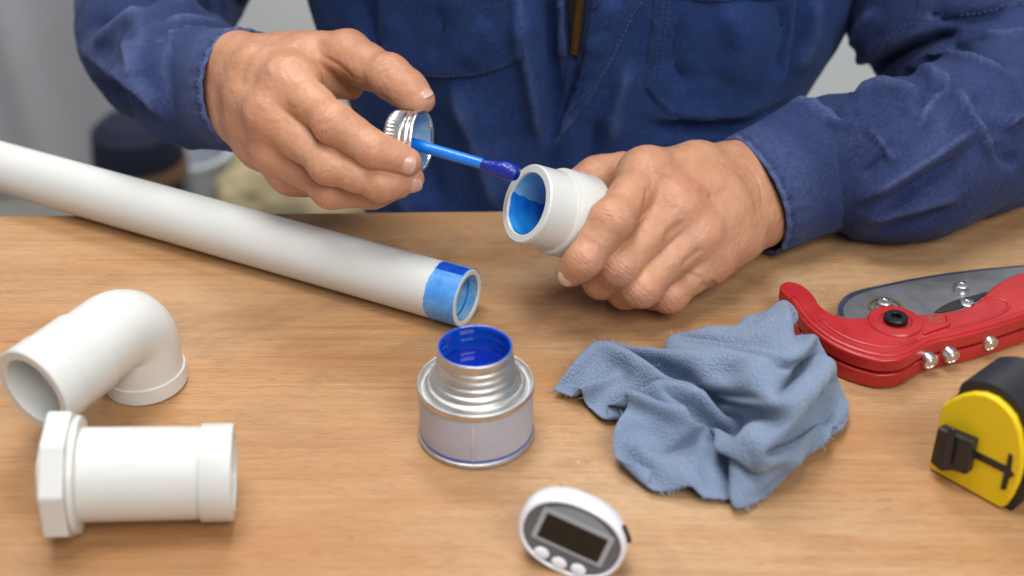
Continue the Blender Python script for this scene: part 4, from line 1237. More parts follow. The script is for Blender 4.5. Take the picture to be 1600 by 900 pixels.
VB, QB, wB, PcB = sleeve([tuple(p) for p in ptsB], [.0360, .0400, .0480, .0510, .0560, .0610, .0660, .0690, .072], [
    ([(1318, 150), (1327, 144), (1357, 117), (1391, 95), (1428, 76), (1464, 61), (1510, 44)], 12, -.0120),
    ([(1320, 118), (1350, 96), (1395, 72), (1440, 52), (1480, 40)], 12, .0050),
    ([(1470, 76), (1513, 83), (1550, 94), (1578, 108)], 8, -.0070), ([(1425, 88), (1464, 82), (1510, 92), (1560, 114), (1590, 120)], 7, .0045),
    ([(1418, 114), (1448, 128), (1476, 130), (1456, 148), (1420, 150)], 13, -.0080), ([(1415, 101), (1464, 114), (1480, 122), (1458, 152), (1428, 215)], 9, .0050),
    ([(1318, 147), (1357, 139), (1391, 139), (1428, 147), (1456, 156)], 8, .0048), ([(1340, 158), (1390, 165), (1425, 185)], 14, -.0035),
    ([(1290, 172), (1318, 180), (1345, 174)], 9, -.0025), ([(1285, 188), (1315, 196), (1345, 190)], 9, .0018),
    ([(1494, 130), (1501, 159), (1520, 195), (1550, 250)], 8, .0045), ([(1520, 140), (1545, 180), (1575, 225)], 14, -.0035),
    ([(1530, 202), (1495, 219), (1420, 268), (1336, 315)], 9, .0045), ([(1515, 235), (1450, 277), (1360, 333)], 11, -.0042), ([(1400, 215), (1375, 250), (1345, 280)], 10, -.0030),
    ([(1336, 348), (1420, 327), (1510, 300)], 11, .0035), ([(1350, 372), (1430, 352), (1500, 325)], 10, -.003), ([(1572, 205), (1585, 188), (1605, 182)], 7, .0045), ([(1560, 215), (1575, 250), (1600, 250)], 10, -.0035),
    ([(1350, 200), (1380, 225), (1400, 260)], 7, .0026), ([(1440, 20), (1500, 30), (1580, 20)], 12, -.004), ([(1370, 10), (1350, 40), (1335, 80)], 14, .004), ([(1530, 56), (1570, 60), (1610, 50)], 9, .004),
], [([(1440, 175), (1470, 200), (1440, 240)], 16, .22), ([(1500, 150), (1560, 170)], 14, .15)])
slB = obj("sleeve", VB, QB, BLUE, cover, sharp=0); wearset(slB, wB)
tB = bvh(VB, QB)
patch("sleeve_pocket", tB, [(1432, -30), (1435, 30), (1450, 34), (1520, 22), (1610, 6), (1610, -30)], cover, BLUE, .0028, wear=.6)
stitches(tB, [(1500, 20), (1550, 13), (1606, 2)], cover, lift=.0038)
stitches(tB, [(1364, 92), (1385, 66), (1408, 46), (1430, 34)], cover, lift=.0012)

# ------------------------------------------------------------------ what stands behind
flo = plain("floor_concrete", (.30, .285, .26), .7, var=.12, sc=6)
struct(obj("floor", [(-6, .0, -.75), (6, .0, -.75), (6, 6, -.75), (-6, 6, -.75)], [(0, 1, 2, 3)], flo, smooth=False))
wal = plain("wall_paint", (.66, .69, .70), .8, var=.03, sc=5)
struct(obj("wall_back", *prism([(-6, 2.55, -.75), (6, 2.55, -.75), (6, 2.65, -.75), (-6, 2.65, -.75)], (0, 0, 2.8)), wal, smooth=False))
# grey curtain on the left
xs = np.linspace(-1.7, -.545, 90); zs = np.linspace(-.74, 1.2, 24)
cv = []
for z in zs:
    for x in xs:
        cv.append((x + .05 * (z + .2) * 0 + .16 * max(0, .1 - z) * .35, 2.2 + .055 * math.sin(x * 17 + 1.2) + .022 * math.sin(x * 39 + z * 1.5), z))
cq = np.array([(r * 90 + i, r * 90 + i + 1, (r + 1) * 90 + i + 1, (r + 1) * 90 + i) for r in range(23) for i in range(89)])
cur = obj("curtain", cv, cq, plain("grey_curtain_cloth", (.42, .425, .45), .85, var=.10, sc=3), None, sharp=0, loc=(-1.1, 2.2, -.74))
tag(cur, "blurred grey curtain hanging behind the elbow above the pipe", "curtain")
# stool
so = W(216, 236, 2.05)
stool = thing("stool", "dark blue stool with wooden seat edge below the elbow", "stool", (so[0], so[1], -.75))
nav = plain("navy_vinyl", (.007, .012, .032), .85)
sz = so[2]
obj("cushion", *lathe([(.0001, .055), (.045, .05), (.062, .035), (.066, .0), (.062, -.012), (.0001, -.012)], so, Z, 40), nav, stool)
obj("seat_board", *lathe([(.0001, -.0122), (.066, -.0122), (.068, -.016), (.068, -.034), (.0001, -.034)], so, Z, 40), plain("stool_wood", (.14, .075, .04), .5), stool)
obj("pedestal", *lathe([(.055, -.0342), (.056, -.09), (.056, -.75 - sz)], so, Z, 40), nav, stool)
# bucket
bo = W(297, 268, 2.2); bo[2] = -.75
bu = W(297, 222, 2.2)
bk = thing("bucket", "white plastic bucket standing on the floor behind the bench", "bucket", tuple(bo))
hb = bu[2] + .75
wp = plain("bucket_white", (.56, .60, .66), .4)
obj("shell", *lathe([(.0001, .0), (.055, .0), (.058, .01), (.066, hb - .03), (.066, hb - .01), (.070, hb - .008), (.070, hb), (.062, hb), (.060, hb - .02), (.052, .02), (.0001, .02)], bo, Z, 48), wp, bk)
# sack
so2 = W(458, 300, 2.15); so2[2] = -.75
st_ = W(452, 214, 2.15); hs = st_[2] + .75
FS = Field((so2[0] - .28, so2[1] - .2, -.76), (so2[0] + .28, so2[1] + .2, st_[2] + .05), .008)
A_ = FS.new()
FS.cone(A_, so2 + [0, 0, .06], so2 + [0, 0, hs - .095], .13, .105, .03, sq=(np.array([0, 1., 0]), .8)); FS.cone(A_, so2 + [-.03, 0, hs - .08], so2 + [.035, -.01, hs - .08], .085, .08, .02)
FS.cone(A_, so2 + [.03, 0, .2], so2 + [.055, 0, hs - .12], .06, .045, .03)
Vs, Qs = nets(FS, A_); Vs = relax(Vs, Qs, 2); Ns = normals(Vs, Qs)
Vs = Vs + Ns * (.012 * vnoise(Vs * 22) + .006 * vnoise(Vs * 55))[:, None]; Vs[:, 2] = np.maximum(Vs[:, 2], -.7495)
sk_ = plain("sack_cloth", (.46, .38, .22), .85, var=.3, sc=14)
tag(obj("sack", Vs, Qs, sk_, None, sharp=0, loc=tuple(so2)), "pale yellow cloth sack standing on the floor behind the hand", "sack")
# dark crate on the right
co = W(1640, 262, 1.6)
cr = thing("crate", "dark grey crate standing behind the sleeve at the bench end", "crate", (co[0], co[1], -.75))
dk = plain("crate_grey", (.045, .05, .047), .7)
for k in range(5):
    z0 = -.74 + k * (co[2] + .74) / 5
    o_ = [(co[0] - .22, co[1] - .01, z0), (co[0] + .3, co[1] - .01, z0), (co[0] + .3, co[1] + .01, z0), (co[0] - .22, co[1] + .01, z0)]
    obj("slat", *prism(o_, (0, 0, (co[2] + .74) / 5 - .012)), dk, cr, smooth=False, bevel=.002)
for x in (-.20, .25):
    o_ = [(co[0] + x - .02, co[1] + .012, -.75), (co[0] + x + .02, co[1] + .012, -.75), (co[0] + x + .02, co[1] + .05, -.75), (co[0] + x - .02, co[1] + .05, -.75)]
    obj("post", *prism(o_, (0, 0, co[2] + .75)), dk, cr, smooth=False, bevel=.002)

# ------------------------------------------------------------------ crumpled cleaning rag (settled cloth shape, stored as a grid of points)
RN_, RO_ = 56, (202, 5989, 40)
RAG = [                                  # steps from point to point along each row, in tenths of a millimetre
    [0, 0, 0, 24, 33, -14, 22, 21, 23, 17, 20, 27, 19, 22, 28, 22, 28, 11, 24, 28, -4, 25, 29, -1, -1, 24, 29, 19, 28, -18, 29, 24, -13, 9, 39, -10, 15, 36, -10, 14, 36, 3, 24, 27, -10, 0, 25, -31, 37, -19, 23, 30, -14, 15, 33, -12, 20, 31, -12, -4, 18, -21, -23, 24, -16, -15, 35, 2, -7, 29, -30, -11, 14, -48, -13, 27, -29, -13, 29, 22, 8, 18, 20, 25, 35, 2, 8, 10, 32, 14, -4, 33, 18, 1, 42, 9, 11, 36, -7, 3, 42, -17, 53, -36, 37, 28, -29, 41, 45, -22, 9, 27, -13, 21, 38, -7, 14, 30, 6, 21, 40, -1, 0, 35, -19, -9, 39, -19, -4, 41, -7, -4, 8, 32, 23, 0, 31, 28, 26, 37, 2, 26, 11, -23, 30, 7, -14, 28, 26, 5, 27, 32, 6, 33, 2, -20, -3, -41, 1, 1, -42, 5, 8, -41, -6, 16, -26, -16],
    [33, -14, 6, 16, 24, -31, 20, 37, 9, 18, 17, 28, 19, 20, 25, 21, 18, 27, 25, 24, 19, 16, 29, 10, 8, 35, 15, 8, 33, 4, 13, 41, -7, 19, 30, -16, 23, 23, -12, 18, 36, 0, 22, 22, -22, -1, -1, -40, 42, 11, -11, 2, -29, 38, 21, -15, 29, 36, 0, 14, 27, -21, -15, 29, -22, -16, 29, -8, -5, 39, -22, -8, 22, -36, -13, 22, -25, -17, 35, 1, -10, 1, 25, 34, 15, 31, 15, 39, 8, 9, -3, 36, 19, 15, 32, 7, 9, 28, -2, 24, 21, -18, 42, -19, 2, 25, -21, 35, 7, -20, 39, 46, -8, 13, 30, -6, 18, 32, -1, 16, 32, 6, 15, 43, 1, 6, 42, -5, -2, 29, -16, -9, 36, 13, 4, -2, 31, 33, 25, 29, 3, 22, -4, -31, 36, 9, -13, 22, 33, 8, 23, 44, 12, 33, 28, -13, 22, -33, -15, -4, -40, 4, 7, -40, 2, 9, -37, -16],
    [27, -5, 13, 20, 36, -17, 16, 15, -35, 13, 28, 29, 20, 24, 22, 19, 22, 12, 15, 35, 13, 25, 17, 22, 16, 26, 18, 14, 28, 20, 6, 32, 9, 11, 38, 3, 24, 28, -10, 23, 21, -11, 15, 14, -27, 0, -5, -37, 28, 2, -26, 35, 8, 32, -9, -37, 10, 20, -10, 39, 38, 1, 17, 26, -24, -15, 33, -23, -14, 31, -18, -2, 34, -17, -11, 21, -19, -16, 35, -10, -16, 30, 27, 4, 1, 21, 31, 1, 19, 28, 22, 28, 14, 24, 24, -3, 22, 16, -6, 25, 23, 19, 21, -30, -27, 42, -4, 5, 9, -17, 38, 11, -15, 44, 37, -4, 5, 40, 1, 11, 30, -3, 13, 36, 5, 8, 36, -6, -19, 24, 8, 34, 25, 27, 15, 33, 7, 16, 32, 25, -6, 16, -15, -35, 38, 12, -12, 22, 41, 12, 20, 52, 18, 36, 37, -2, 27, -5, -31, 6, -40, -2, 7, -42, -1, 9, -39, -9],
    [19, -19, -13, 22, 30, -9, 20, 30, -10, 18, 32, -13, 15, 24, 25, 16, 28, 13, 15, 31, 5, 15, 32, 13, 19, 22, 29, 15, 23, 10, 18, 36, 16, 6, 12, 37, 25, 27, 5, 25, 18, -22, 8, 5, -29, 2, -5, -34, 19, 4, -34, 40, 15, 5, 14, -17, 38, -10, -34, 14, 15, -9, 39, 44, 3, 16, 41, -16, -9, 17, -29, -16, 40, -6, -7, 24, -16, -11, 26, -20, -19, 37, 8, -7, 12, 28, 27, -4, 23, 30, 20, 24, 14, 33, 14, -10, 27, 22, -5, 9, 11, 33, 34, -16, -18, 22, -22, -15, 42, 8, 21, -3, -29, 34, 24, 2, 35, 44, -8, -9, 32, 4, 15, 30, 2, 17, 36, 5, -1, 43, 7, -13, 27, 24, 15, 13, 0, 38, 28, 24, 7, 31, -7, -27, 31, 18, -11, 23, 46, 15, 19, 48, 16, 35, 33, -6, 32, 14, -16, 20, -22, -32, 12, -35, -5, 5, -39, -11],
    [19, -17, -19, 22, 29, -12, 22, 29, -6, 19, 28, 18, 18, 27, 11, 16, 34, 13, 17, 23, 13, 18, 32, 15, 21, 30, 10, 9, 29, 21, 13, 17, 24, 7, 17, 34, 23, 26, 11, 25, 15, -23, 3, 4, -36, 7, -7, -30, 15, -1, -35, 35, 18, -11, 28, -2, 28, 0, -28, 23, -4, -22, 28, 18, -12, 39, 40, -1, 9, 37, -9, -3, 34, -15, -1, 28, -20, -18, 18, -21, -20, 37, 2, -13, 17, 26, 22, 2, 23, 28, 26, 25, 11, 33, 13, -22, 33, 12, -5, 1, 4, 39, 43, 2, 3, 6, -32, -22, 47, 0, 4, 23, -1, 32, -7, -23, 40, 44, -1, -4, 33, 6, 17, 30, 3, 15, 34, 13, 11, 41, 5, -20, 39, 20, -9, 23, 24, 19, 10, -1, 43, 25, 32, -4, 40, 4, -11, 23, 42, 9, 18, 43, 6, 33, 16, -9, 32, 5, -28, 34, 26, -12, 19, -27, -24, 6, -33, -14],
    [24, -13, 14, 22, 26, -5, 23, 26, -12, 19, 30, -9, 18, 34, 7, 18, 27, 18, 14, 27, 23, 17, 21, 26, 14, 31, 20, 20, 33, 3, 8, 19, 31, 3, 11, 38, 28, 26, 11, 21, 11, -26, 4, 0, -36, 5, -4, -32, 16, 0, -33, 30, 10, -24, 39, 11, 11, 10, -19, 35, 1, -22, 24, -2, -22, 32, 12, -13, 38, 37, 4, 12, 46, -8, 6, 7, -30, -28, 34, -14, -14, 38, -2, -16, 25, 25, 14, 9, 22, 27, 26, 23, 8, 30, 10, -18, 34, 13, -14, 7, 3, 32, 33, 7, 33, 22, -27, -22, 31, -23, -18, 34, 12, 19, -4, -29, 40, 26, 10, 31, 44, -16, -13, 20, 13, 28, 35, 20, 11, 43, 13, -12, 38, 12, -14, 36, 19, 1, 23, 28, 24, 5, 19, 38, 33, 30, 4, 28, 32, 4, 24, 29, -1, 24, 28, -11, 29, 25, -16, 47, -4, -17, 28, -7, -29, 10, -19, -35],
    [6, -4, 38, 24, 32, -6, 26, 20, -12, 29, 20, -17, 26, 23, -19, 16, 37, 6, 11, 26, 28, 19, 29, 20, 17, 26, 20, 16, 29, 19, 0, 11, 39, 3, 9, 37, 30, 23, 10, 21, 12, -28, 4, -1, -35, 3, -3, -35, 14, -1, -33, 30, 7, -30, 43, 18, -5, 22, -7, 32, 0, -24, 32, 0, -19, 27, -2, -21, 35, 14, -12, 37, 37, 6, 16, 37, -15, -15, 23, -19, -22, 35, -10, -16, 31, 17, 5, 11, 25, 27, 28, 20, 11, 32, 13, -18, 31, 2, -21, 15, 15, 28, 17, -5, 39, 41, -10, -5, 8, -32, -22, 46, -1, 1, 19, -4, 35, 1, -9, 43, 36, 10, 9, 41, -9, -12, 22, 18, 27, 43, 19, -6, 33, 24, -1, 27, 17, 7, 31, 20, 14, 25, 23, 18, 25, 30, 12, 25, 35, 4, 19, 40, 8, 32, 45, -7, 27, -21, -30, 33, 4, -21, 22, -14, -25, 14, -23, -35],
    [4, 6, 38, 28, 27, -5, 23, 22, -12, 32, 17, -24, 28, 18, -15, 29, 18, -17, 21, 35, 4, 14, 32, 22, 16, 28, 23, 11, 17, 35, -8, 3, 44, 7, 15, 38, 29, 21, 3, 20, 10, -28, 5, -1, -35, 1, -6, -36, 13, 2, -36, 28, 6, -32, 40, 15, -15, 33, 5, 23, 2, -20, 32, -1, -20, 36, 4, -20, 28, 3, -16, 39, 17, -11, 36, 43, 8, 8, 28, -19, -20, 27, -17, -23, 37, 14, 1, 16, 18, 23, 30, 22, 10, 31, 8, -15, 28, 0, -22, 33, 9, 12, 5, -6, 49, 38, 4, 15, 14, -25, -23, 31, -18, -20, 36, 8, 23, 0, -21, 38, 26, 12, 25, 38, 6, 5, 35, 11, 8, 31, 21, 10, 32, 14, 7, 31, 21, 11, 29, 23, 6, 28, 25, 7, 27, 30, 5, 23, 33, 4, 22, 38, 9, 29, 26, -12, 7, 4, -33, 25, -3, -26, 9, -18, -32, 9, -22, -44],
    [14, -18, 28, 21, 40, 4, 25, 23, -16, 29, 21, -23, 29, 19, -17, 31, 18, -12, 33, 14, -10, 23, 34, 3, 13, 30, 24, 4, 8, 44, -16, -5, 45, 11, 16, 37, 28, 26, -1, 24, 10, -31, 1, -5, -36, 1, -4, -35, 15, 2, -34, 25, 7, -35, 39, 14, -23, 37, 9, 11, 11, -11, 34, -2, -22, 33, 2, -17, 35, 5, -20, 28, 5, -16, 38, 25, -1, 36, 42, 8, 3, 21, -25, -22, 38, -5, -12, 21, 23, 20, 31, 15, 7, 32, 10, -8, 30, -3, -17, 39, -4, -2, 7, -5, 43, 23, 13, 27, 35, -5, -15, 6, -32, -26, 45, -1, 1, 13, 0, 40, 18, 0, 28, 33, 11, 11, 30, 6, 12, 37, 15, 13, 35, 16, 13, 26, 19, 16, 32, 28, -2, 27, 30, 0, 22, 31, 2, 19, 32, 7, 22, 33, 4, 23, 19, -21, -3, 8, -35, 14, -4, -34, 1, -15, -34, 4, -13, -44],
    [22, -11, -26, 26, 19, 13, 27, 25, 9, 26, 32, -8, 23, 28, -9, 17, 27, -5, 24, 29, -9, 34, 18, 3, 35, 22, -9, -4, -2, 43, -11, -6, 44, 0, 10, 42, 31, 24, 0, 24, 11, -33, -2, -6, -38, 2, -4, -34, 15, 5, -34, 26, 4, -39, 39, 13, -28, 40, 19, -2, 12, -9, 38, 2, -19, 31, 7, -15, 34, 3, -18, 30, 2, -22, 33, 6, -18, 44, 32, 10, 22, 41, 6, 3, 17, -27, -25, 36, 16, 6, 30, 15, 10, 33, 10, 6, 38, -5, -9, 27, -20, -18, 27, 11, 28, 4, 0, 34, 42, 12, 6, 7, -29, -23, 36, -15, -21, 23, 7, 28, 14, 1, 36, 31, 9, 17, 37, 7, 11, 33, 8, 21, 33, 17, 9, 30, 25, 0, 29, 30, 4, 23, 29, 2, 21, 31, 9, 18, 31, 9, 26, 29, -6, 11, 19, -29, -15, 7, -37, -6, 2, -40, 9, -13, -36, 2, -9, -36],
    [-3, 8, -35, 25, 21, 10, 31, 18, 5, 33, 17, -5, 33, 20, 1, 27, 22, 7, 26, 21, 14, 26, 27, 1, 28, 17, -10, 4, 8, 41, -14, -10, 43, 1, 8, 41, 30, 24, 4, 23, 8, -29, -3, -6, -38, 1, -3, -35, 17, 4, -34, 27, 5, -44, 38, 12, -34, 37, 15, -7, 22, 4, 32, 6, -12, 37, 13, -8, 32, -1, -19, 33, -4, -27, 33, 3, -25, 39, 14, -9, 41, 34, 13, 8, 42, 4, 0, 26, -15, -28, 30, 14, 17, 34, 12, 18, 44, 1, 4, 11, -29, -24, 41, 5, -2, 4, 0, 41, 27, 13, 23, 33, -20, -14, 11, -26, -26, 40, 5, 11, 12, 7, 36, 31, 4, 24, 34, 11, 20, 30, 11, 15, 32, 19, 0, 35, 24, -1, 25, 31, 5, 20, 29, 7, 17, 31, 13, 26, 31, 2, 23, 26, -16, 1, 20, -33, -22, 8, -37, -24, 10, -37, 14, -21, -32, -4, 9, -43],
    [-3, 16, -36, 30, 14, 7, 31, 17, 7, 28, 21, 0, 27, 23, 0, 36, 15, 6, 32, 3, 18, 32, 14, 10, 33, 15, 7, 4, 6, 43, -10, -3, 48, -2, 1, 39, 30, 21, 9, 23, 11, -32, -3, -9, -35, 0, -3, -37, 18, 8, -31, 20, 1, -44, 36, 12, -35, 36, 12, -11, 32, 14, 17, 12, -8, 37, 12, -5, 33, 8, -15, 41, -9, -32, 32, -1, -29, 35, 4, -16, 37, 27, 8, 24, 35, 6, 8, 33, -5, -11, 36, 2, 3, 32, 14, 21, 39, 12, 16, 17, -27, -23, 37, -14, -20, 28, 16, 23, 2, -8, 44, 43, 1, 5, 7, -28, -24, 40, -15, -10, 20, 13, 31, 25, 3, 26, 31, 14, 22, 29, 18, 15, 33, 17, -5, 30, 26, 3, 26, 33, 3, 20, 27, 6, 19, 28, 8, 27, 28, -5, 13, 26, -23, -2, 22, -30, -21, 6, -38, -33, 12, -30, -14, 14, -36, 0, 10, -35],
    [5, -5, -34, 31, 19, 10, 33, 11, 6, 35, 13, 8, 26, 6, 17, 35, 15, 5, 31, 13, 2, 33, 14, 12, 27, 7, 27, 4, 3, 49, -10, -4, 50, 7, 5, 38, 31, 22, 9, 25, 9, -31, -6, -10, -39, 3, -3, -37, 17, 12, -29, 20, 6, -33, 25, 5, -37, 35, 11, -16, 32, 6, 8, 22, 4, 29, 11, -12, 34, 7, -15, 41, -1, -24, 36, 1, -22, 29, 1, -16, 35, 15, -5, 38, 30, 7, 22, 41, -3, -11, 33, 4, 6, 32, 8, 12, 33, 14, 19, 39, -2, -13, 7, -37, -23, 46, 3, 2, 2, -8, 45, 24, 10, 25, 39, -23, -17, 20, -23, -21, 30, 6, 23, 22, 15, 27, 28, 13, 23, 28, 18, 17, 32, 17, -9, 30, 23, 5, 25, 34, 5, 22, 28, 5, 25, 28, -2, 15, 27, -19, 5, 27, -22, -4, 21, -28, -23, 13, -36, -15, 7, -34, -22, 8, -35, -4, 17, -36],
    [15, -31, 12, 34, 15, -7, 29, 19, -1, 35, 15, 4, 26, 3, 32, 29, 9, 16, 32, 15, 3, 32, 12, 10, 25, 8, 29, 7, 5, 44, 1, 0, 41, 5, 3, 39, 28, 20, 18, 27, 13, -28, -4, -10, -40, 2, -4, -41, 17, 10, -30, 17, 8, -33, 22, 5, -34, 32, 9, -16, 34, 9, -3, 29, 7, 24, 6, -14, 36, 16, -12, 38, 0, -19, 35, 1, -18, 33, 4, -19, 28, 4, -17, 41, 21, -4, 41, 33, 14, 10, 40, 0, -11, 34, 5, 7, 30, 10, 17, 39, 12, 13, 18, -32, -24, 38, -17, -16, 24, 7, 29, 4, -11, 40, 45, 2, 3, 11, -33, -27, 41, -3, 5, 19, 13, 29, 26, 17, 23, 28, 18, 14, 31, 17, -5, 26, 26, 4, 23, 33, 6, 29, 27, -2, 16, 28, -18, 7, 27, -21, 6, 27, -21, -13, 21, -28, -9, 13, -35, -11, 14, -36, 5, 21, -26, -6, 18, -34],
    [21, -32, 8, 29, 18, -1, 29, 18, -11, 34, 20, -5, 29, 4, 23, 21, 0, 34, 27, 16, 15, 33, 13, 8, 23, 9, 26, 21, 12, 29, 3, -3, 37, 8, 2, 36, 19, 14, 32, 31, 17, -17, -4, -10, -40, 4, 0, -47, 17, 4, -36, 10, 2, -42, 20, 9, -31, 32, 11, -18, 34, 13, -4, 34, 9, 18, 10, -9, 41, 16, -11, 36, 6, -15, 33, 3, -17, 32, -4, -20, 34, 3, -24, 34, 14, -8, 36, 25, 2, 31, 39, 4, -1, 38, 3, 0, 27, 12, 21, 33, 5, 9, 44, -6, 5, 17, -35, -30, 43, 5, 6, -7, -18, 40, 28, 8, 25, 41, -20, -13, 26, -22, -16, 26, 16, 29, 23, 19, 21, 29, 19, 10, 31, 18, -3, 22, 29, 8, 26, 31, -4, 19, 29, -18, 7, 29, -20, 12, 29, -18, -4, 26, -25, 5, 22, -29, -5, 19, -35, 10, 24, -21, 5, 30, -22, -1, 23, -27],
    [19, -35, 4, 29, 22, -7, 22, 21, -21, 36, 18, 4, 34, 18, 11, 26, 9, 22, 23, 0, 29, 20, 5, 28, 28, 12, 18, 27, 12, 21, 13, 3, 36, -1, -4, 40, 15, 9, 37, 33, 19, -10, -4, -6, -41, 4, 0, -45, 15, 7, -41, 15, 2, -35, 14, 4, -37, 26, 9, -22, 37, 12, -4, 34, 15, 10, 26, -2, 31, 14, -6, 39, 5, -17, 36, 4, -18, 36, -3, -24, 29, -7, -25, 35, 17, -6, 34, 15, -10, 30, 35, 2, 19, 40, 2, 6, 32, 1, 13, 28, 6, 22, 38, 0, 8, 24, -21, -17, 43, -11, -14, 20, 6, 30, 1, -16, 40, 48, -3, 4, 23, -34, -29, 31, 7, 23, 24, 18, 20, 28, 18, 5, 24, 27, 2, 22, 32, -3, 22, 31, -14, 7, 36, -26, 8, 31, -21, 11, 28, -23, 12, 29, -23, 9, 23, -25, 9, 27, -22, 14, 38, -17, 16, 32, -12, -1, 29, -23],
    [17, -31, -1, 22, 23, -17, 30, 22, -12, 37, 19, 2, 32, 17, 7, 27, 15, 20, 22, 1, 24, 21, 4, 30, 25, 5, 23, 29, 13, 20, 12, 3, 39, 1, -2, 44, 12, 3, 38, 36, 20, -6, -5, -7, -42, 5, 6, -41, 15, 10, -36, 18, 7, -37, 6, -2, -39, 16, 5, -32, 23, 18, 23, 17, 27, 20, 24, -20, 25, 31, -10, 20, 36, -12, 11, 5, -19, 37, -2, -21, 37, -6, -21, 32, 4, -13, 34, 16, -7, 28, 28, -6, 28, 42, -3, 13, 32, -7, 20, 34, 3, 14, 33, 7, 12, 40, 5, 10, 17, -28, -29, 45, 4, 4, -1, -21, 43, 32, 4, 25, 24, -34, -15, 43, 2, 6, 24, 9, 20, 26, 23, 3, 22, 35, -5, 22, 32, -13, 8, 34, -25, 11, 36, -24, 13, 33, -27, 10, 32, -28, 14, 24, -26, 19, 38, -10, 19, 27, -31, 21, 41, -14, 17, 46, 7, 1, 29, -19],
    [19, -29, -12, 26, 23, -5, 30, 24, -7, 30, 17, 0, 31, 21, 1, 31, 15, 7, 25, 7, 27, 21, 1, 30, 21, 2, 23, 18, 5, 34, 12, 4, 39, 11, -2, 44, 9, 3, 40, 39, 18, -4, -5, -1, -41, 9, 9, -37, 15, 13, -37, 16, 9, -37, 11, 1, -36, 22, 12, -28, 23, 24, -19, 23, 8, 24, -2, -26, 23, 22, -18, 28, 18, -20, 41, 38, -12, 19, 2, -13, 32, -7, -16, 30, -1, -16, 32, 13, -5, 35, 35, -6, 17, 47, -6, 7, 27, -19, 26, 20, 1, 31, 32, 14, 19, 33, -1, 8, 39, 1, 2, 31, -26, -24, 24, 2, 32, 3, -22, 40, 46, -8, 8, 32, -26, -14, 24, 14, 23, 24, 27, -5, 18, 37, -14, 18, 36, -24, 16, 37, -21, 18, 38, -23, 20, 38, -24, 19, 36, -20, 17, 36, -22, 19, 38, -18, 19, 46, -10, 23, 44, -30, 9, 24, -27, -5, 49, -5],
    [28, -32, 10, 22, 25, -19, 26, 24, -1, 31, 20, 1, 27, 23, 6, 33, 11, -11, 27, 17, 16, 20, -2, 34, 17, 1, 34, 16, 2, 29, 15, 5, 39, 10, 2, 48, 9, -8, 37, 39, 17, 13, -2, 3, -39, 9, 16, -38, 14, 10, -42, 6, -4, -46, 17, 8, -37, 20, 16, -27, 27, 25, -8, 31, 27, 7, 14, -4, 49, 16, -53, -1, 6, -26, 36, 15, -24, 30, 16, -1, 29, -4, -17, 30, -2, -18, 34, 13, -11, 36, 49, 1, 6, 52, 3, -2, 21, -14, 35, 21, 3, 29, 5, -8, 44, 33, 7, 20, 32, -9, 1, 36, -14, -10, 42, -10, -8, 7, -10, 41, 18, -25, 35, 46, -16, 5, 34, -7, 7, 17, 34, -13, 24, 49, -21, 23, 49, -20, 20, 39, -15, 17, 45, -17, 15, 45, -16, 17, 45, -17, 19, 41, -19, 14, 47, -20, 23, 42, -23, 16, 43, -21, 9, 43, -27, 24, 37, -40],
    [4, 22, 30, 35, 0, -11, 33, 3, -20, 30, 12, -19, 27, 27, 4, 14, 29, 24, 39, -6, -20, 30, 19, 17, 10, -11, 38, 15, 5, 36, 16, 7, 37, 15, 3, 41, 13, -7, 36, 25, -11, 32, 4, 33, -31, 14, 14, -39, 14, 7, -44, 12, 5, -40, 14, 6, -34, 13, 4, -38, 26, 27, -9, 33, 25, 9, 27, 16, 35, 6, -39, 31, 15, -42, 5, -1, -35, 21, 1, -12, 31, 1, -14, 37, 5, -17, 34, 11, -19, 41, 54, -2, 14, 48, -1, -12, 29, 9, 19, 3, -9, 49, 5, -10, 50, 31, 4, 26, 31, -3, 10, 42, -2, 3, 28, -27, -23, 44, 5, 7, 9, -30, 32, 17, -39, 32, 48, -47, 24, 25, 82, -21, 27, 62, -20, 25, 56, -16, 20, 50, -17, 22, 39, -17, 20, 41, -21, 17, 42, -21, 20, 41, -23, 20, 40, -25, 14, 46, -25, 22, 45, -25, 20, 60, -23, 11, 64, -48],
    [-5, 31, -11, 38, 1, -7, 31, -1, 7, 33, -16, -1, 38, 0, -11, 28, 22, 0, 21, 33, 17, 33, -26, -21, 27, 16, 21, 21, 11, 34, 12, 1, 43, 12, 5, 37, 11, -7, 37, 27, -1, 31, 14, 28, -3, 10, 9, -42, 8, 3, -41, 14, 12, -35, 13, 2, -35, 12, 1, -33, 25, 20, -24, 38, 21, 8, 29, 29, 32, 15, -22, 31, -2, -26, 33, 1, -36, 17, 2, -44, 8, -3, -25, 30, 5, -22, 35, 9, -18, 41, 30, 0, 32, 37, 3, 2, 41, -11, 0, 9, -2, 44, 4, -8, 48, 21, 3, 36, 37, 3, 15, 32, -2, 4, 37, -12, 1, 35, -27, -8, 41, -7, 4, 29, -22, 3, 31, 3, 19, 37, 28, -16, 19, 53, -11, 23, 57, -17, 21, 49, -15, 18, 42, -20, 16, 40, -20, 18, 41, -24, 15, 40, -22, 14, 46, -25, 14, 47, -27, 13, 53, -22, 18, 43, -18, 16, 32, -28],
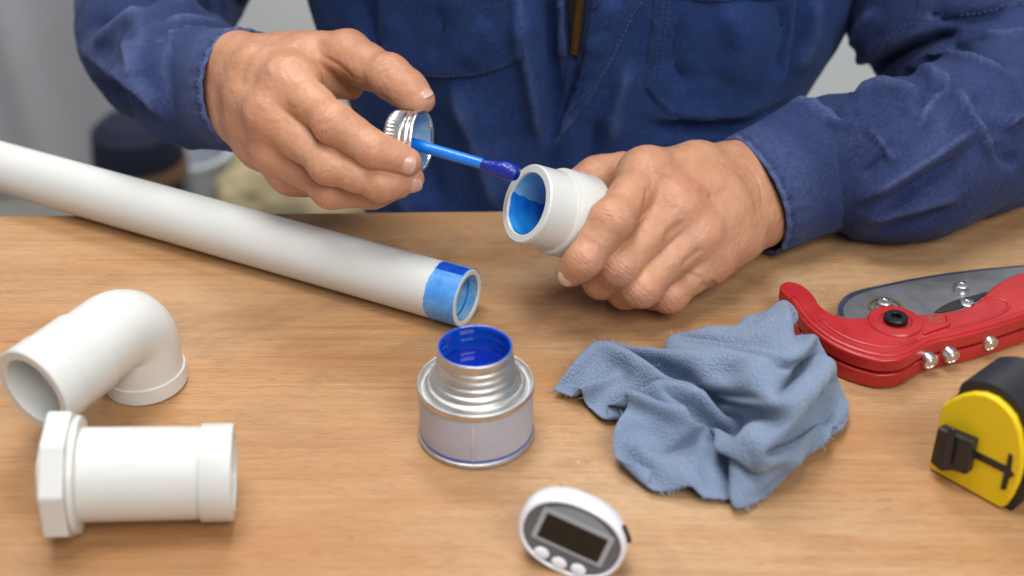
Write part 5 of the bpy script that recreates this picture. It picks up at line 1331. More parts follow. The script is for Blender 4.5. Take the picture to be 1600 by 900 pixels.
    [1, 33, -13, 38, 2, -1, 32, -5, 5, 31, -10, 4, 24, -15, 17, 32, 16, 7, 32, -2, 14, 25, -25, -27, 39, 2, 7, 4, 8, 44, 32, 4, 37, 27, 18, 18, 10, -6, 35, 25, 18, 11, 22, 13, 33, 11, 18, -34, 10, 6, -39, 13, 0, -35, 13, 5, -36, 7, -4, -39, 19, 14, -32, 36, 31, 2, 25, 37, 8, -4, -49, 41, 16, -26, 29, 26, -8, 38, -9, -27, 34, 9, -47, 21, -11, -41, 16, 4, -16, 36, 12, -4, 36, 31, -5, 18, 32, -8, 6, 21, -2, 32, 9, -1, 43, 19, -2, 36, 32, 3, 21, 40, 0, -11, 35, 3, -26, 44, 2, -12, 30, -23, 12, 35, 6, 10, 13, 18, 27, 31, 23, -19, 32, 19, -32, 30, 50, -11, 20, 49, -15, 16, 44, -16, 15, 40, -18, 15, 43, -23, 14, 40, -21, 8, 45, -17, 10, 49, -19, 16, 42, -20, 20, 33, -29, 25, 24, -13],
    [12, 35, -11, 29, 5, 6, 38, -9, 9, 29, -16, 12, 11, -19, 24, 28, -17, 14, 32, -15, 5, 30, -10, -3, 36, -14, -7, 42, 3, 14, 31, 27, 19, 23, 10, 30, 11, 0, 33, 22, -4, 35, 19, 18, 19, 17, 29, -20, 16, 11, -32, 11, 1, -35, 8, -2, -41, 10, -5, -37, 13, 10, -38, 34, 19, 5, 34, 24, 10, 8, -10, 47, -20, -50, 8, 10, -17, 38, 33, -9, 27, 10, -28, 47, -10, -37, 21, -9, -43, 0, 3, -15, 44, 11, -12, 32, 31, -3, 17, 28, -1, 23, 13, 1, 35, 21, -1, 31, 30, 2, 21, 37, 3, -8, 38, 4, -27, 35, 2, -22, 41, 7, -13, 22, 27, 22, 5, 23, 24, 28, 26, 5, 28, 27, -25, 27, 33, -28, 24, 39, -23, 20, 42, -20, 15, 40, -19, 14, 40, -20, 11, 38, -17, 10, 41, -18, 14, 43, -27, 26, 37, -24, 37, 26, -12, 27, 26, -1],
    [-8, 37, 0, 39, -2, 21, 35, -6, 8, 33, -16, 12, 21, -22, 24, 23, -22, 17, 30, -19, 12, 30, -15, -2, 23, -18, 8, 38, -13, 11, 34, 9, 6, 41, 2, 11, 29, 20, 7, 18, 5, 34, 17, -5, 36, 22, 36, -3, 14, 13, -32, 4, -11, -43, 14, -2, -40, -1, 0, -44, 16, 0, -28, 28, 24, 5, 22, 8, 21, 35, 2, 27, -13, -28, 31, -15, -43, 12, 9, -18, 38, 41, -10, 25, 11, -20, 45, -13, -32, 14, -9, -42, 7, -1, -20, 38, 24, -4, 31, 17, -5, 33, 21, -2, 32, 25, 3, 26, 28, 5, 23, 37, 7, 1, 36, 0, -30, 41, 7, -17, 38, 5, -12, 32, 28, -2, 29, 34, 10, -3, 32, -17, 17, 32, -21, 17, 37, -21, 24, 44, -25, 18, 45, -20, 17, 39, -19, 11, 37, -17, 12, 38, -21, 24, 32, -26, 33, 26, -14, 30, 36, -9, 28, 38, -10, 27, 28, 0],
    [-4, -24, 24, 29, 5, 22, 36, 12, 18, 41, 1, 6, 35, -12, 9, 31, -18, 7, 25, -21, 19, 26, -20, 12, 18, -26, 15, 30, -12, 14, 38, 1, 12, 38, -7, 7, 30, -6, -2, 39, 2, -6, 19, 16, 18, 22, 21, 26, 7, -1, -46, -12, -15, -42, 7, -4, -42, 14, 1, -38, 22, 12, -26, 28, 16, 12, 16, 10, 33, 35, -7, 21, 15, -2, 46, -19, -39, 10, -18, -35, 19, 21, -9, 37, 46, -19, 19, 5, -14, 39, -13, -34, 17, -11, -37, 8, 3, -18, 38, 18, -10, 44, 13, -4, 43, 33, 5, 20, 28, 6, 19, 35, 10, 5, 41, 11, -8, 40, 10, -25, 37, 17, -8, 47, 14, -13, 15, 40, -36, 0, 35, -18, 6, 36, -24, 9, 43, -21, 13, 48, -18, 18, 45, -22, 15, 41, -19, 18, 33, -23, 27, 29, -22, 38, 31, -6, 27, 32, 1, 27, 30, -9, 27, 41, -6, 34, 24, -16],
    [3, -32, 13, 43, 10, 4, 19, 4, 34, 28, 14, 24, 34, 2, 13, 35, -1, 12, 36, -7, 13, 27, -24, 12, 26, -22, 18, 25, -9, 22, 41, -9, 10, 28, -14, 4, 34, -17, -8, 35, -4, -4, 40, -7, -9, 20, 25, 15, 8, -2, -39, -9, -16, -41, 5, -2, -40, 13, -1, -35, 18, 5, -35, 28, 29, 11, -2, -2, 42, 34, -3, 31, 37, -10, 25, -16, -16, 32, -9, -44, 8, -15, -22, 39, 31, -6, 19, 38, -22, 16, 11, -15, 40, -13, -31, 18, -17, -39, 17, 12, -14, 45, 13, -6, 43, 24, 5, 25, 34, 9, 14, 34, 10, 10, 42, 14, -11, 39, 11, -14, 40, 16, -15, 21, 27, -42, 12, 42, -32, -2, 46, -22, 3, 38, -21, 7, 40, -21, 16, 48, -26, 23, 41, -24, 25, 35, -21, 32, 33, -12, 30, 33, -4, 28, 37, 4, 29, 37, -4, 32, 30, -8, 30, 24, -18, 33, 26, -12],
    [9, -23, 16, 38, -2, -10, 30, 14, 24, 23, 4, 24, 19, -3, 35, 27, 11, 22, 28, 10, 21, 35, -6, 18, 37, -11, 21, 35, -11, 20, 32, -10, 6, 36, -10, -5, 39, -22, 1, 33, -15, -14, 34, -5, 6, 33, -4, -17, 4, -1, -40, -2, -12, -41, 13, 0, -34, 9, -6, -33, 15, 1, -33, 31, 24, 3, -10, -1, 45, 12, -8, 38, 47, -14, 14, 8, 1, 42, -18, -34, 13, -17, -39, 8, 1, -20, 42, 36, -15, 17, 33, -21, 16, 14, -10, 35, -15, -30, 22, -15, -31, 34, 17, -6, 29, 26, 1, 29, 33, 9, 14, 32, 10, 9, 38, 14, -5, 38, 14, -12, 25, 21, -32, 13, 39, -36, -1, 45, -32, 1, 47, -26, 7, 37, -24, 14, 40, -30, 32, 37, -18, 30, 40, -13, 26, 35, -8, 27, 38, 1, 27, 38, -4, 29, 42, -1, 30, 29, -8, 32, 30, -10, 34, 25, -14, 29, 24, -27],
    [16, -15, 29, 28, -13, -29, 40, 10, 5, 25, 11, 26, 24, 11, 21, 25, -5, 27, 17, 1, 32, 15, -4, 39, 29, 3, 32, 35, -8, 16, 40, -17, 0, 34, -24, -6, 40, -22, -10, 34, -9, 1, 39, -9, -8, 35, -3, -14, 18, 6, -37, 11, -3, -37, 17, -2, -30, 10, -5, -34, 12, -6, -34, 27, 23, 4, -9, -1, 39, -5, -17, 41, 31, -5, 13, 34, -7, 18, -12, -18, 35, -11, -40, 15, -16, -34, 13, 6, -18, 42, 34, -16, 16, 38, -18, 15, 10, -10, 37, -21, -35, 12, 3, -9, 44, 29, -9, 23, 37, 3, 12, 35, 14, 6, 31, 17, -12, 21, 24, -23, 15, 29, -27, 0, 44, -30, 5, 49, -31, 6, 39, -31, 18, 33, -27, 34, 36, -15, 34, 44, 1, 22, 38, -1, 24, 36, -4, 27, 41, -6, 29, 43, 5, 35, 36, -9, 32, 30, -15, 30, 23, -15, 34, 28, -17, 16, 26, -38],
    [18, -11, 26, 19, -20, -27, 38, -5, -19, 30, 15, 16, 23, 4, 25, 32, 11, 22, 17, -6, 29, 6, -7, 41, 19, 5, 39, 31, -12, 1, 39, -15, -11, 37, -17, -11, 37, -11, -9, 32, -13, -1, 34, -17, 9, 41, -11, -6, 34, 7, -18, 14, -1, -37, 21, 4, -26, 12, -2, -34, 13, -9, -37, 31, 30, 1, -8, -3, 37, -14, -25, 28, 4, -7, 39, 46, -16, 7, 18, -3, 35, -12, -33, 19, -14, -39, 14, -15, -31, 16, 7, -13, 44, 39, -17, 12, 35, -12, 18, 4, -19, 38, -28, -28, 15, 31, -5, 38, 43, -1, 7, 38, 10, -8, 15, 29, -28, 6, 33, -18, 7, 35, -22, 7, 42, -29, 17, 39, -35, 21, 39, -25, 32, 33, -9, 31, 40, 3, 25, 44, 5, 21, 39, -3, 30, 32, -9, 24, 43, 2, 39, 44, 0, 39, 37, -7, 31, 28, -17, 29, 28, -27, 22, 21, -28, 6, 32, -40],
    [34, 13, -8, 2, -40, 11, 20, -21, -26, 40, 5, -4, 33, 15, 18, 26, 4, 16, 17, -1, 34, 6, -9, 37, 14, -2, 32, 23, 25, -22, 44, -16, -13, 38, -18, -6, 33, -8, -10, 38, -3, 10, 37, -14, 3, 12, -38, -6, 37, -10, -1, 40, -6, -15, 22, 7, -25, 19, 3, -31, 15, -6, -34, 32, 26, -12, -3, 8, 41, -12, -28, 31, -15, -26, 22, 17, -1, 34, 42, -15, 10, 12, -10, 37, -11, -39, 14, -14, -36, 15, -9, -35, 22, 7, -17, 44, 39, -14, 16, 36, -6, 17, -16, -32, 25, 2, -9, 40, 49, -2, 1, 15, 20, -34, 3, 33, -26, 20, 30, -23, 21, 35, -18, 26, 34, -21, 22, 46, -19, 23, 38, -13, 25, 38, -3, 26, 42, 8, 24, 44, 3, 28, 37, -5, 28, 33, -8, 30, 44, 6, 45, 42, -7, 41, 32, -14, 31, 27, -25, 26, 27, -30, 9, 32, -39, -9, 33, -35],
    [18, 8, 22, 18, -28, -15, 7, -41, 7, 21, -23, -19, 39, 9, 4, 34, 16, 8, 19, -4, 34, 9, -11, 29, 13, -1, 38, 17, 14, -31, 25, 15, -27, 43, -10, -8, 41, 0, -1, 32, -3, 2, 38, -15, 7, 30, -24, 4, 3, -40, -18, 35, -19, 3, 43, -5, -8, 31, 11, -18, 20, 17, -18, 31, 3, -32, 4, 15, 36, -5, -15, 41, -17, -35, 10, -10, -29, 27, 18, -5, 37, 43, -8, 12, 6, -16, 37, -10, -38, 10, -7, -42, 19, -10, -33, 20, 9, -15, 46, 45, -11, 8, 13, -21, 28, -12, -23, 38, 41, 14, -11, 10, 17, -40, 21, 27, -26, 27, 36, -9, 25, 37, -3, 20, 43, -11, 22, 45, -17, 21, 43, -11, 23, 41, 2, 28, 39, 2, 29, 38, -3, 30, 37, -6, 30, 37, -3, 40, 37, -9, 41, 35, -19, 33, 33, -26, 26, 27, -31, 19, 27, -32, 8, 35, -36, -18, 42, -27],
    [-2, -9, 30, 19, -28, -12, 31, -20, -6, 18, -36, -7, 23, -22, -17, 40, 12, 1, 32, 13, 8, 12, -14, 39, 12, 0, 34, 25, 24, -8, 4, -6, -48, 26, 26, -30, 40, 12, 3, 37, -14, 4, 33, -23, 6, 23, -31, 1, 39, -3, 4, 11, -40, -27, 36, -17, -1, 35, -12, -1, 35, 5, 2, -6, 23, -30, 33, 1, 25, 6, -7, 33, 5, -14, 38, -17, -38, 5, 3, -17, 31, 6, -19, 35, 37, -7, 21, 12, -20, 35, -8, -31, 17, -5, -42, 14, -9, -38, 21, 8, -23, 47, 39, -20, 14, 6, -23, 34, 30, 24, -11, 18, 21, -31, 19, 37, -11, 22, 42, -1, 25, 40, -2, 21, 39, -9, 20, 47, -14, 22, 42, -8, 30, 39, 0, 33, 38, -5, 30, 33, -9, 29, 37, -9, 34, 36, -12, 35, 34, -19, 28, 36, -25, 21, 33, -30, 17, 31, -30, 19, 30, -32, 11, 31, -36, -7, 48, -32],
    [-3, -13, 26, 27, -21, -7, 33, -21, -8, 27, -21, -6, 26, -23, -17, 25, -25, -15, 43, 6, -2, 31, 12, 17, 3, -16, 36, 28, 27, 4, 10, 10, -37, 9, 2, -42, 15, 30, -25, 43, -1, 7, 35, -15, 2, 26, -25, 1, 36, -12, -2, 27, -20, -14, 29, -23, -5, 25, -25, -6, 30, -12, 2, 32, 26, -16, 15, -12, 33, 7, -11, 32, 2, -15, 33, 10, -18, 29, -15, -30, 19, 13, -19, 28, 0, -25, 28, 24, -11, 31, 14, -20, 34, 2, -23, 24, -6, -45, 11, 0, -39, 22, 5, -38, 36, 28, -33, 45, 19, 51, -1, 25, 37, -12, 24, 38, -8, 28, 38, -9, 28, 35, -10, 25, 39, -10, 22, 43, -11, 26, 40, -10, 32, 38, -10, 33, 32, -13, 30, 37, -15, 27, 36, -17, 25, 37, -19, 26, 37, -25, 19, 35, -26, 20, 36, -26, 13, 34, -31, 16, 33, -31, 2, 37, -27, 5, 40, -34],
    [-9, -16, 25, 41, -17, -1, 34, -21, -5, 23, -23, -17, 32, -16, -10, 28, -25, -13, 32, -14, -13, 39, -1, -9, 24, 5, 26, 14, 26, -11, 28, 26, 3, 10, 8, -38, -3, -5, -36, 20, 22, -30, 39, -8, 2, 34, -6, -9, 30, -13, 4, 35, -26, -4, 27, -17, -6, 29, -18, -5, 33, -20, -6, 34, -16, -2, 10, -13, 32, -3, -14, 34, -3, -14, 33, -3, -16, 33, 29, -21, 15, 14, -13, 35, 10, -17, 28, 6, -24, 26, 5, -22, 36, 12, -23, 29, 7, -16, 33, 3, -32, 25, 7, -38, 21, 9, -34, 17, 31, 23, 27, 31, 36, -3, 26, 36, -8, 24, 33, -13, 25, 34, -13, 28, 32, -12, 28, 40, -11, 27, 37, -14, 26, 39, -15, 28, 34, -19, 27, 35, -23, 20, 39, -20, 18, 41, -22, 15, 39, -21, 18, 38, -22, 19, 32, -28, 18, 40, -28, 8, 46, -14, 9, 40, -33, 5, 29, -28],
    [-7, -36, 13, 41, -7, 10, 38, -13, 1, 37, -8, -12, 32, -20, -16, 30, -16, -14, 30, -16, -6, 32, -13, -8, 42, -2, -1, 9, 32, 11, 22, 8, -29, 11, 5, -32, 10, 9, -35, -12, 3, -40, 37, 1, -11, 32, 14, -22, 35, -7, -9, 43, -15, 2, 27, -21, 4, 33, -22, -11, 23, -31, -6, 21, -29, 16, 13, -14, 34, 10, -16, 31, -10, -15, 34, 5, -16, 32, -3, -12, 41, 24, -24, 13, 26, -19, 21, 21, -15, 26, 9, -20, 32, 3, -21, 33, 7, -24, 27, 5, -25, 22, 18, -20, 28, 19, -11, 24, 29, -14, 32, 29, 33, -7, 25, 34, -10, 20, 33, -16, 28, 30, -14, 36, 34, -6, 26, 36, -18, 19, 40, -17, 20, 39, -20, 21, 37, -23, 27, 34, -22, 17, 40, -21, 10, 46, -15, 8, 47, -10, 20, 38, -23, 17, 30, -27, 21, 38, -29, 13, 58, 0, 15, 44, -22, 7, 11, -43],
    [4, -19, -27, 28, -21, 17, 31, -14, 18, 41, -11, -2, 38, -8, -4, 34, -8, -4, 32, -15, -4, 35, -8, -4, 32, 1, 5, 28, 8, -25, 10, 1, -32, 6, 9, -37, 2, 7, -35, 2, 8, -38, 22, 13, -28, 34, 11, -21, 36, -3, -18, 44, -11, -3, 28, -18, 7, 21, -31, 3, 25, -33, 9, 14, -23, 15, 9, -17, 38, 31, -24, 6, 7, -17, 36, -4, -11, 38, -13, -14, 39, 9, -15, 42, 18, -20, 18, 26, -22, 13, 25, -21, 15, 23, -22, 23, 7, -16, 32, 9, -22, 26, 24, -14, 19, 21, -11, 31, 21, -20, 28, 31, 32, -5, 21, 35, -12, 19, 36, -16, 24, 32, -16, 22, 30, -16, 38, 27, -16, 15, 44, -17, 8, 41, -16, 14, 41, -15, 23, 31, -24, 23, 36, -22, 9, 42, -17, 5, 47, -3, 18, 43, -15, 23, 31, -32, 15, 34, -22, 17, 49, -12, 18, 45, -14, 29, 28, -33],
    [20, 21, -20, 22, -32, 10, 20, -23, 8, 28, -28, 7, 34, -16, 0, 32, -18, 13, 37, -18, 6, 37, -10, 0, 38, 3, -6, 31, 6, -17, -2, 8, -41, 7, 7, -32, 3, 11, -37, 11, 4, -32, 19, 15, -27, 29, 9, -20, 34, -8, -15, 37, -14, -16, 39, -4, 15, 20, -12, 30, 7, -36, -6, 17, -30, 4, 20, -27, 11, 21, -25, 26, 21, -18, 21, 3, -14, 46, -23, -6, 45, -13, -10, 46, 16, -14, 34, 24, -23, 11, 28, -22, 11, 30, -24, 10, 28, -24, 13, 30, -19, 17, 23, -10, 27, 10, -10, 27, 23, -21, 32, 25, 37, -10, 26, 36, -12, 18, 34, -15, 14, 36, -16, 24, 34, -11, 16, 34, -10, 19, 41, -14, 7, 45, -11, 13, 46, -8, 25, 33, -23, 25, 30, -27, 18, 37, -19, 9, 44, -8, 13, 44, -8, 21, 40, -20, 24, 36, -21, 18, 38, -15, 23, 37, -25, 33, 27, -33],
    [6, -4, -30, 26, -20, 7, 28, -22, 14, 29, -17, 5, 26, -29, 4, 30, -15, 0, 28, -21, 3, 32, -20, 4, 33, -19, 5, 42, -7, 4, 18, 22, -26, -5, 1, -43, 15, 18, -28, 17, 27, -20, 12, 24, -21, 20, 13, -20, 29, -2, -25, 42, -6, -5, 25, -15, 24, 16, -20, 18, 12, -35, 3, 8, -34, 3, 8, -35, 11, 25, -12, 23, 1, -45, 8, 20, -26, 26, -4, -12, 46, -18, -4, 41, -7, -4, 43, 25, -14, 27, 30, -25, 8, 29, -28, 7, 31, -26, 13, 34, -24, 10, 28, -15, 17, 7, -5, 42, 41, -8, -4, 22, 36, -12, 27, 34, -14, 23, 33, -15, 8, 39, -13, 9, 39, -3, 28, 34, -13, 16, 37, -12, 9, 45, -10, 14, 39, -14, 10, 44, -8, 28, 33, -23, 25, 33, -24, 12, 39, -8, 14, 44, -1, 19, 40, -17, 26, 38, -19, 27, 32, -26, 27, 33, -25, 33, 32, -28],
    [-12, -14, -31, 38, -16, 10, 28, -17, 5, 30, -17, 12, 31, -15, -1, 29, -20, 3, 29, -19, 0, 30, -14, 0, 30, -26, 10, 31, -23, 6, 43, 0, 2, 13, 32, -22, -2, 34, -17, 15, 25, -19, 8, 29, -19, 11, 22, -26, 14, -8, -31, 33, -24, -4, 27, -9, 32, 10, -28, 16, 17, -36, 7, 10, -30, 7, 10, -30, 8, 19, -28, 22, 12, -32, 20, 2, -44, 4, 16, -27, 20, 1, -10, 44, -19, -1, 33, 4, -4, 42, 33, -28, 8, 35, -29, 10, 32, -27, 6, 24, -18, 20, 25, -11, 28, 36, -18, 11, 22, 17, -19, 21, 33, -10, 26, 37, -11, 17, 32, -15, 3, 41, -5, 17, 38, -8, 32, 34, -12, 26, 35, -17, 10, 41, -7, 15, 40, -12, 9, 39, -8, 15, 46, -9, 28, 28, -28, 18, 45, -2, 13, 36, -5, 32, 33, -20, 34, 32, -25, 26, 31, -23, 25, 36, -23, 32, 36, -23],
    [-15, -28, 1, 29, -15, 5, 30, -16, 4, 36, -11, -11, 32, -10, -3, 36, -4, -4, 36, -12, -4, 30, -19, 7, 32, -24, 10, 37, -20, 6, 29, -21, 6, 19, 27, -21, 16, 24, -19, 21, 29, -5, 15, 31, -9, 13, 32, -10, 32, 2, -32, -15, -24, 11, -12, -28, 19, 16, -16, 20, 16, -27, 18, 17, -35, 7, 13, -31, 8, 11, -31, 7, 9, -35, 13, 4, -33, 17, 13, -36, 12, 12, -21, 30, 5, -15, 38, -16, 7, 38, 33, -27, 13, 39, -31, 9, 28, -25, 17, 28, -18, 12, 28, -17, 20, 33, -1, -13, 28, 25, -15, 13, 33, -11, 20, 33, -11, 9, 37, -7, 10, 37, -9, 24, 36, -11, 36, 32, -14, 34, 35, -15, -3, 40, 0, 12, 44, -7, 8, 42, -7, 5, 42, -3, 14, 47, -9, 25, 38, -17, 46, 30, -16, 49, 21, -17, 31, 35, -25, 18, 28, -24, 26, 33, -20, 34, 39, -19],
    [-21, -35, 13, 38, -9, 3, 31, -15, -4, 32, -11, -1, 38, -10, -7, 33, -9, -11, 30, -1, -22, 36, -17, 0, 29, -29, 20, 33, -22, 13, 30, -2, -18, 18, 31, -20, 12, 31, -18, 25, 24, -10, 24, 25, -6, 21, 27, -9, 22, 22, -32, 7, -52, 21, -10, -24, 15, -2, -26, 17, -4, -22, 25, 6, -21, 32, 21, -29, 12, 10, -35, 1, 10, -35, 9, 6, -36, 23, 8, -31, 19, 13, -27, 20, 9, -17, 29, -4, -4, 38, 28, -23, 25, 35, -28, 13, 34, -31, 10, 31, -22, 4, 33, -10, 0, 34, 9, -14, 19, 27, -15, 7, 36, -8, 9, 39, -8, 9, 35, -13, 12, 38, -5, 35, 34, -14, 31, 38, -8, 24, 36, -8, 30, 38, -17, -1, 34, 2, 10, 44, -11, 17, 40, -4, 19, 40, -9, 16, 39, -15, 34, 38, -19, 66, 6, -4, 36, 39, -21, 16, 36, -24, 24, 32, -22, 39, 34, -13],
    [-15, -28, 5, 38, -13, 5, 35, -11, -7, 34, -11, -5, 35, -11, -3, 34, -6, -23, 32, -4, -21, 32, -13, -7, 27, -26, 20, 33, -20, 2, 24, 18, -22, 8, 35, -19, 9, 34, -18, 28, 15, -12, 37, 15, -4, 29, 10, 1, 29, 2, -8, 27, -16, 5, 9, -25, 24, -6, -25, 7, -5, -25, 33, -31, -26, 5, -3, -28, 28, 6, -29, 23, 9, -38, 11, 7, -38, 19, 13, -29, 19, 15, -24, 14, 13, -19, 32, 5, -16, 26, 24, -22, 27, 33, -31, 23, 35, -35, 8, 39, -21, -4, 29, -5, -14, 18, 29, -18, 16, 32, -11, 4, 33, -9, 0, 42, -8, -1, 37, -8, 18, 34, -15, 33, 40, -4, 37, 37, -10, 33, 39, -4, 23, 38, -12, 27, 32, -21, 30, 32, -8, 29, 37, 4, 25, 39, -3, 11, 34, -17, 11, 36, -25, 43, 35, -9, 53, 11, -11, 17, 36, -24, 36, 35, -15, 41, 36, -6],
    [-12, -29, -5, 38, -9, -6, 37, -6, -12, 29, -12, -5, 35, 2, -16, 33, -4, -20, 34, -11, -17, 35, -17, -4, 20, -25, 23, 32, -10, -7, 17, 27, -20, 4, 36, -17, 26, 19, -22, 37, 6, -2, 35, 7, 8, 31, 7, 9, 36, -3, -10, 33, -8, -18, 19, -17, 24, -8, -28, 19, -12, -24, 26, -24, -29, 9, -25, -27, 15, -15, -33, 30, -4, -37, 29, 12, -33, 21, 23, -26, 12, 21, -27, 20, 15, -20, 20, 24, -21, 29, 40, -21, 12, 47, -25, 21, -10, -43, 14, 34, -25, 7, 22, 22, -22, 8, 33, -12, 10, 33, -12, -3, 35, -11, 0, 38, -15, 3, 37, -15, 12, 36, -10, 36, 35, -8, 45, 37, -10, 54, 37, -7, 50, 28, 0, 37, 32, -12, 32, 34, -10, 34, 34, 4, 19, 38, -12, 6, 42, -17, -4, 31, -24, 17, 38, -21, 40, 32, -16, 52, 15, -12, 46, 30, 0, 38, 39, 1],
    [-9, -27, -8, 36, -4, -16, 35, -7, -13, 36, -11, -1, 32, -9, -3, 38, -6, -5, 22, -7, -32, 30, -6, -17, 24, -26, 21, 32, 3, -20, 5, 36, -14, 26, 19, -21, 35, 4, -12, 34, 5, 15, 35, 5, 11, 34, 2, 11, 36, -4, -11, 26, -5, -24, 39, -2, 1, -3, -25, 36, -7, -24, 26, -22, -28, 19, -24, -34, 16, -20, -43, 10, -27, -33, 16, -7, -30, 29, 14, -24, 30, 23, -21, 19, 31, -24, 16, 35, -23, 13, 59, -9, 7, 21, -38, 19, -7, -33, 19, 21, -24, 11, 8, 38, -11, 10, 34, -15, 1, 33, -20, 0, 33, -16, 9, 31, -17, 6, 35, -16, 15, 38, -12, 37, 35, -8, 53, 34, -8, 68, 27, -4, 58, 30, -1, 47, 27, -1, 42, 34, 4, 30, 39, -14, 14, 41, -18, -6, 40, -25, -5, 30, -26, 18, 39, -24, 49, 26, 7, 49, 28, 4, 17, 47, 18, 53, 17, -19],
    [-9, -29, -6, 36, -1, -21, 36, -9, -7, 31, -12, 9, 35, -8, -3, 36, -7, -5, 25, -7, -23, 24, -2, -30, 30, -24, -2, 13, 30, -18, 26, 14, -20, 34, 9, -8, 34, 4, 17, 36, 2, 2, 34, 2, 9, 34, 3, 13, 31, -5, -8, 29, -4, -16, 32, -2, -12, 30, -11, 20, -11, -21, 37, -20, -26, 21, -16, -28, 22, -23, -33, 18, -19, -30, 16, -6, -33, 1, 6, -40, 14, 1, -31, 19, 15, -25, 25, 40, -20, 16, 49, -14, 9, 44, -16, 7, -5, -37, 13, 28, -21, 16, 18, 38, 1, -9, 21, -28, -1, 35, -17, 11, 34, -15, 17, 33, -12, 11, 32, -16, 12, 34, -19, 31, 39, -17, 50, 39, -12, 55, 32, 3, 47, 29, -6, 42, 32, -6, 47, 21, -4, 40, 28, -11, 14, 44, -23, 0, 34, -26, 5, 42, -23, 37, 33, 1, 27, 16, 34, 37, 38, 12, 38, 34, -3, 29, 38, -9],
    [-5, -27, -13, 33, 2, -23, 33, -13, -1, 32, -14, 16, 32, -9, 6, 34, -7, -10, 29, -3, -26, 12, 0, -33, 29, 1, -22, 32, 4, -14, 35, 9, -2, 32, 11, 1, 34, 2, 10, 34, 1, 0, 34, 1, 11, 28, 3, 20, 37, -4, 0, 26, -10, -25, 28, -3, -10, 39, -5, 1, 8, -11, 36, -17, -21, 26, -13, -17, 30, -13, -23, 25, -18, -28, 19, -16, -29, 13, -3, -32, 18, 12, -35, 9, 19, -30, -4, 8, -39, -6, 38, -20, 18, 30, -22, 7, 31, -22, 1, 32, -3, 20, 31, 16, 32, -3, 38, -13, 0, 35, -18, 15, 30, -14, 19, 37, -12, 16, 25, -27, 11, 30, -19, 28, 31, -27, 31, 38, -22, 27, 40, -14, 33, 33, -1, 31, 34, -5, 41, 27, 0, 31, 27, -14, 22, 40, -25, 12, 37, -26, 32, 31, -6, 36, 25, 21, 32, 21, 31, 33, 31, 8, 32, 34, -5, 35, 40, -12],
    [-3, -31, -20, 28, 10, -24, 25, -23, 25, 31, -11, 19, 37, -10, 3, 37, -4, -15, 21, -5, -30, 25, -2, -32, 32, 1, -21, 36, 9, 2, 31, 11, 6, 35, 9, -6, 32, 0, -15, 35, -1, 7, 28, -3, 17, 29, 0, 23, 35, -5, -3, 30, -6, -20, 26, -3, -18, 36, -3, -5, 24, -5, 27, -20, -23, 24, 10, -1, 38, -5, -16, 30, -15, -23, 26, -19, -23, 21, 4, -27, 17, 4, -33, 9, 7, -38, 4, 12, -27, -24, 12, -32, -21, 31, -21, 3, 34, -13, 8, 40, -11, 21, 28, 21, 32, 22, 25, 24, 4, 34, -10, 16, 39, -12, 21, 36, -6, 9, 32, -20, 15, 25, -25, 21, 33, -17, 31, 25, -25, 22, 22, -28, 19, 26, -28, 21, 40, -14, 25, 35, -5, 29, 33, -7, 29, 31, -16, 32, 30, -8, 31, 34, 16, 36, 18, 27, 34, 26, 18, 29, 35, -3, 29, 41, -20, 31, 37, -10],
    [-1, -32, -20, 34, 9, -10, 38, 9, -5, 25, -22, 16, 16, -22, 23, 38, -14, 2, 31, 1, -25, 23, -5, -26, 36, 4, -12, 33, 15, 6, 34, 13, 3, 33, 0, -14, 26, -1, -29, 37, -3, 8, 26, -9, 28, 30, -3, 22, 33, -2, -8, 24, -1, -26, 33, -3, -15, 35, -1, -5, 34, 2, 10, 8, -9, 36, 3, -9, 34, -13, -22, 24, -25, -22, 19, -29, -21, 16, -15, -28, 21, 32, -17, -8, 21, -17, 18, 23, -26, 6, 9, -28, -25, 13, -30, -24, 33, -5, 9, 34, -1, 27, 37, 2, 20, 26, 17, 21, 26, 23, 14, 17, 38, -4, 20, 39, -6, 9, 36, -7, 6, 34, -14, 16, 32, -16, 24, 33, -19, 22, 20, -25, 26, 16, -32, 26, 18, -31, 17, 33, -20, 23, 32, -11, 27, 34, -7, 33, 35, 3, 31, 24, 12, 30, 28, 20, 33, 29, 10, 26, 36, -14, 28, 37, -15, 27, 36, -1],
    [-1, -37, -13, 32, 14, -12, 34, 4, -3, 40, -1, -3, 23, -20, 19, 14, -27, 25, 39, 1, 7, 26, -6, -30, 35, 13, -1, 35, 11, 0, 36, 8, -3, 24, -3, -27, 24, 0, -27, 43, -8, 2, 20, -13, 40, 32, -3, 21, 31, 0, -15, 24, 2, -26, 35, -1, -12, 36, 1, -4, 38, 1, 0, 25, 0, 28, 0, -14, 35, -30, -15, 10, -30, -16, 15, -29, -21, 19, -22, -25, 23, 19, -28, 17, 34, -12, -5, 30, -4, -6, 34, -7, -4, 6, -28, -20, 33, -6, 6, 27, 2, 26, 35, 0, 15, 37, -2, 3, 29, 15, 14, 21, 33, 1, 21, 35, -1, 18, 33, 1, 12, 36, 1, 13, 42, -2, 9, 37, -6, 12, 30, -21, 20, 20, -31, 25, 16, -28, 26, 17, -30, 23, 22, -24, 23, 23, -22, 29, 33, -2, 28, 34, 1, 28, 28, 4, 29, 32, 2, 29, 32, -2, 24, 32, 2, 25, 34, 15],
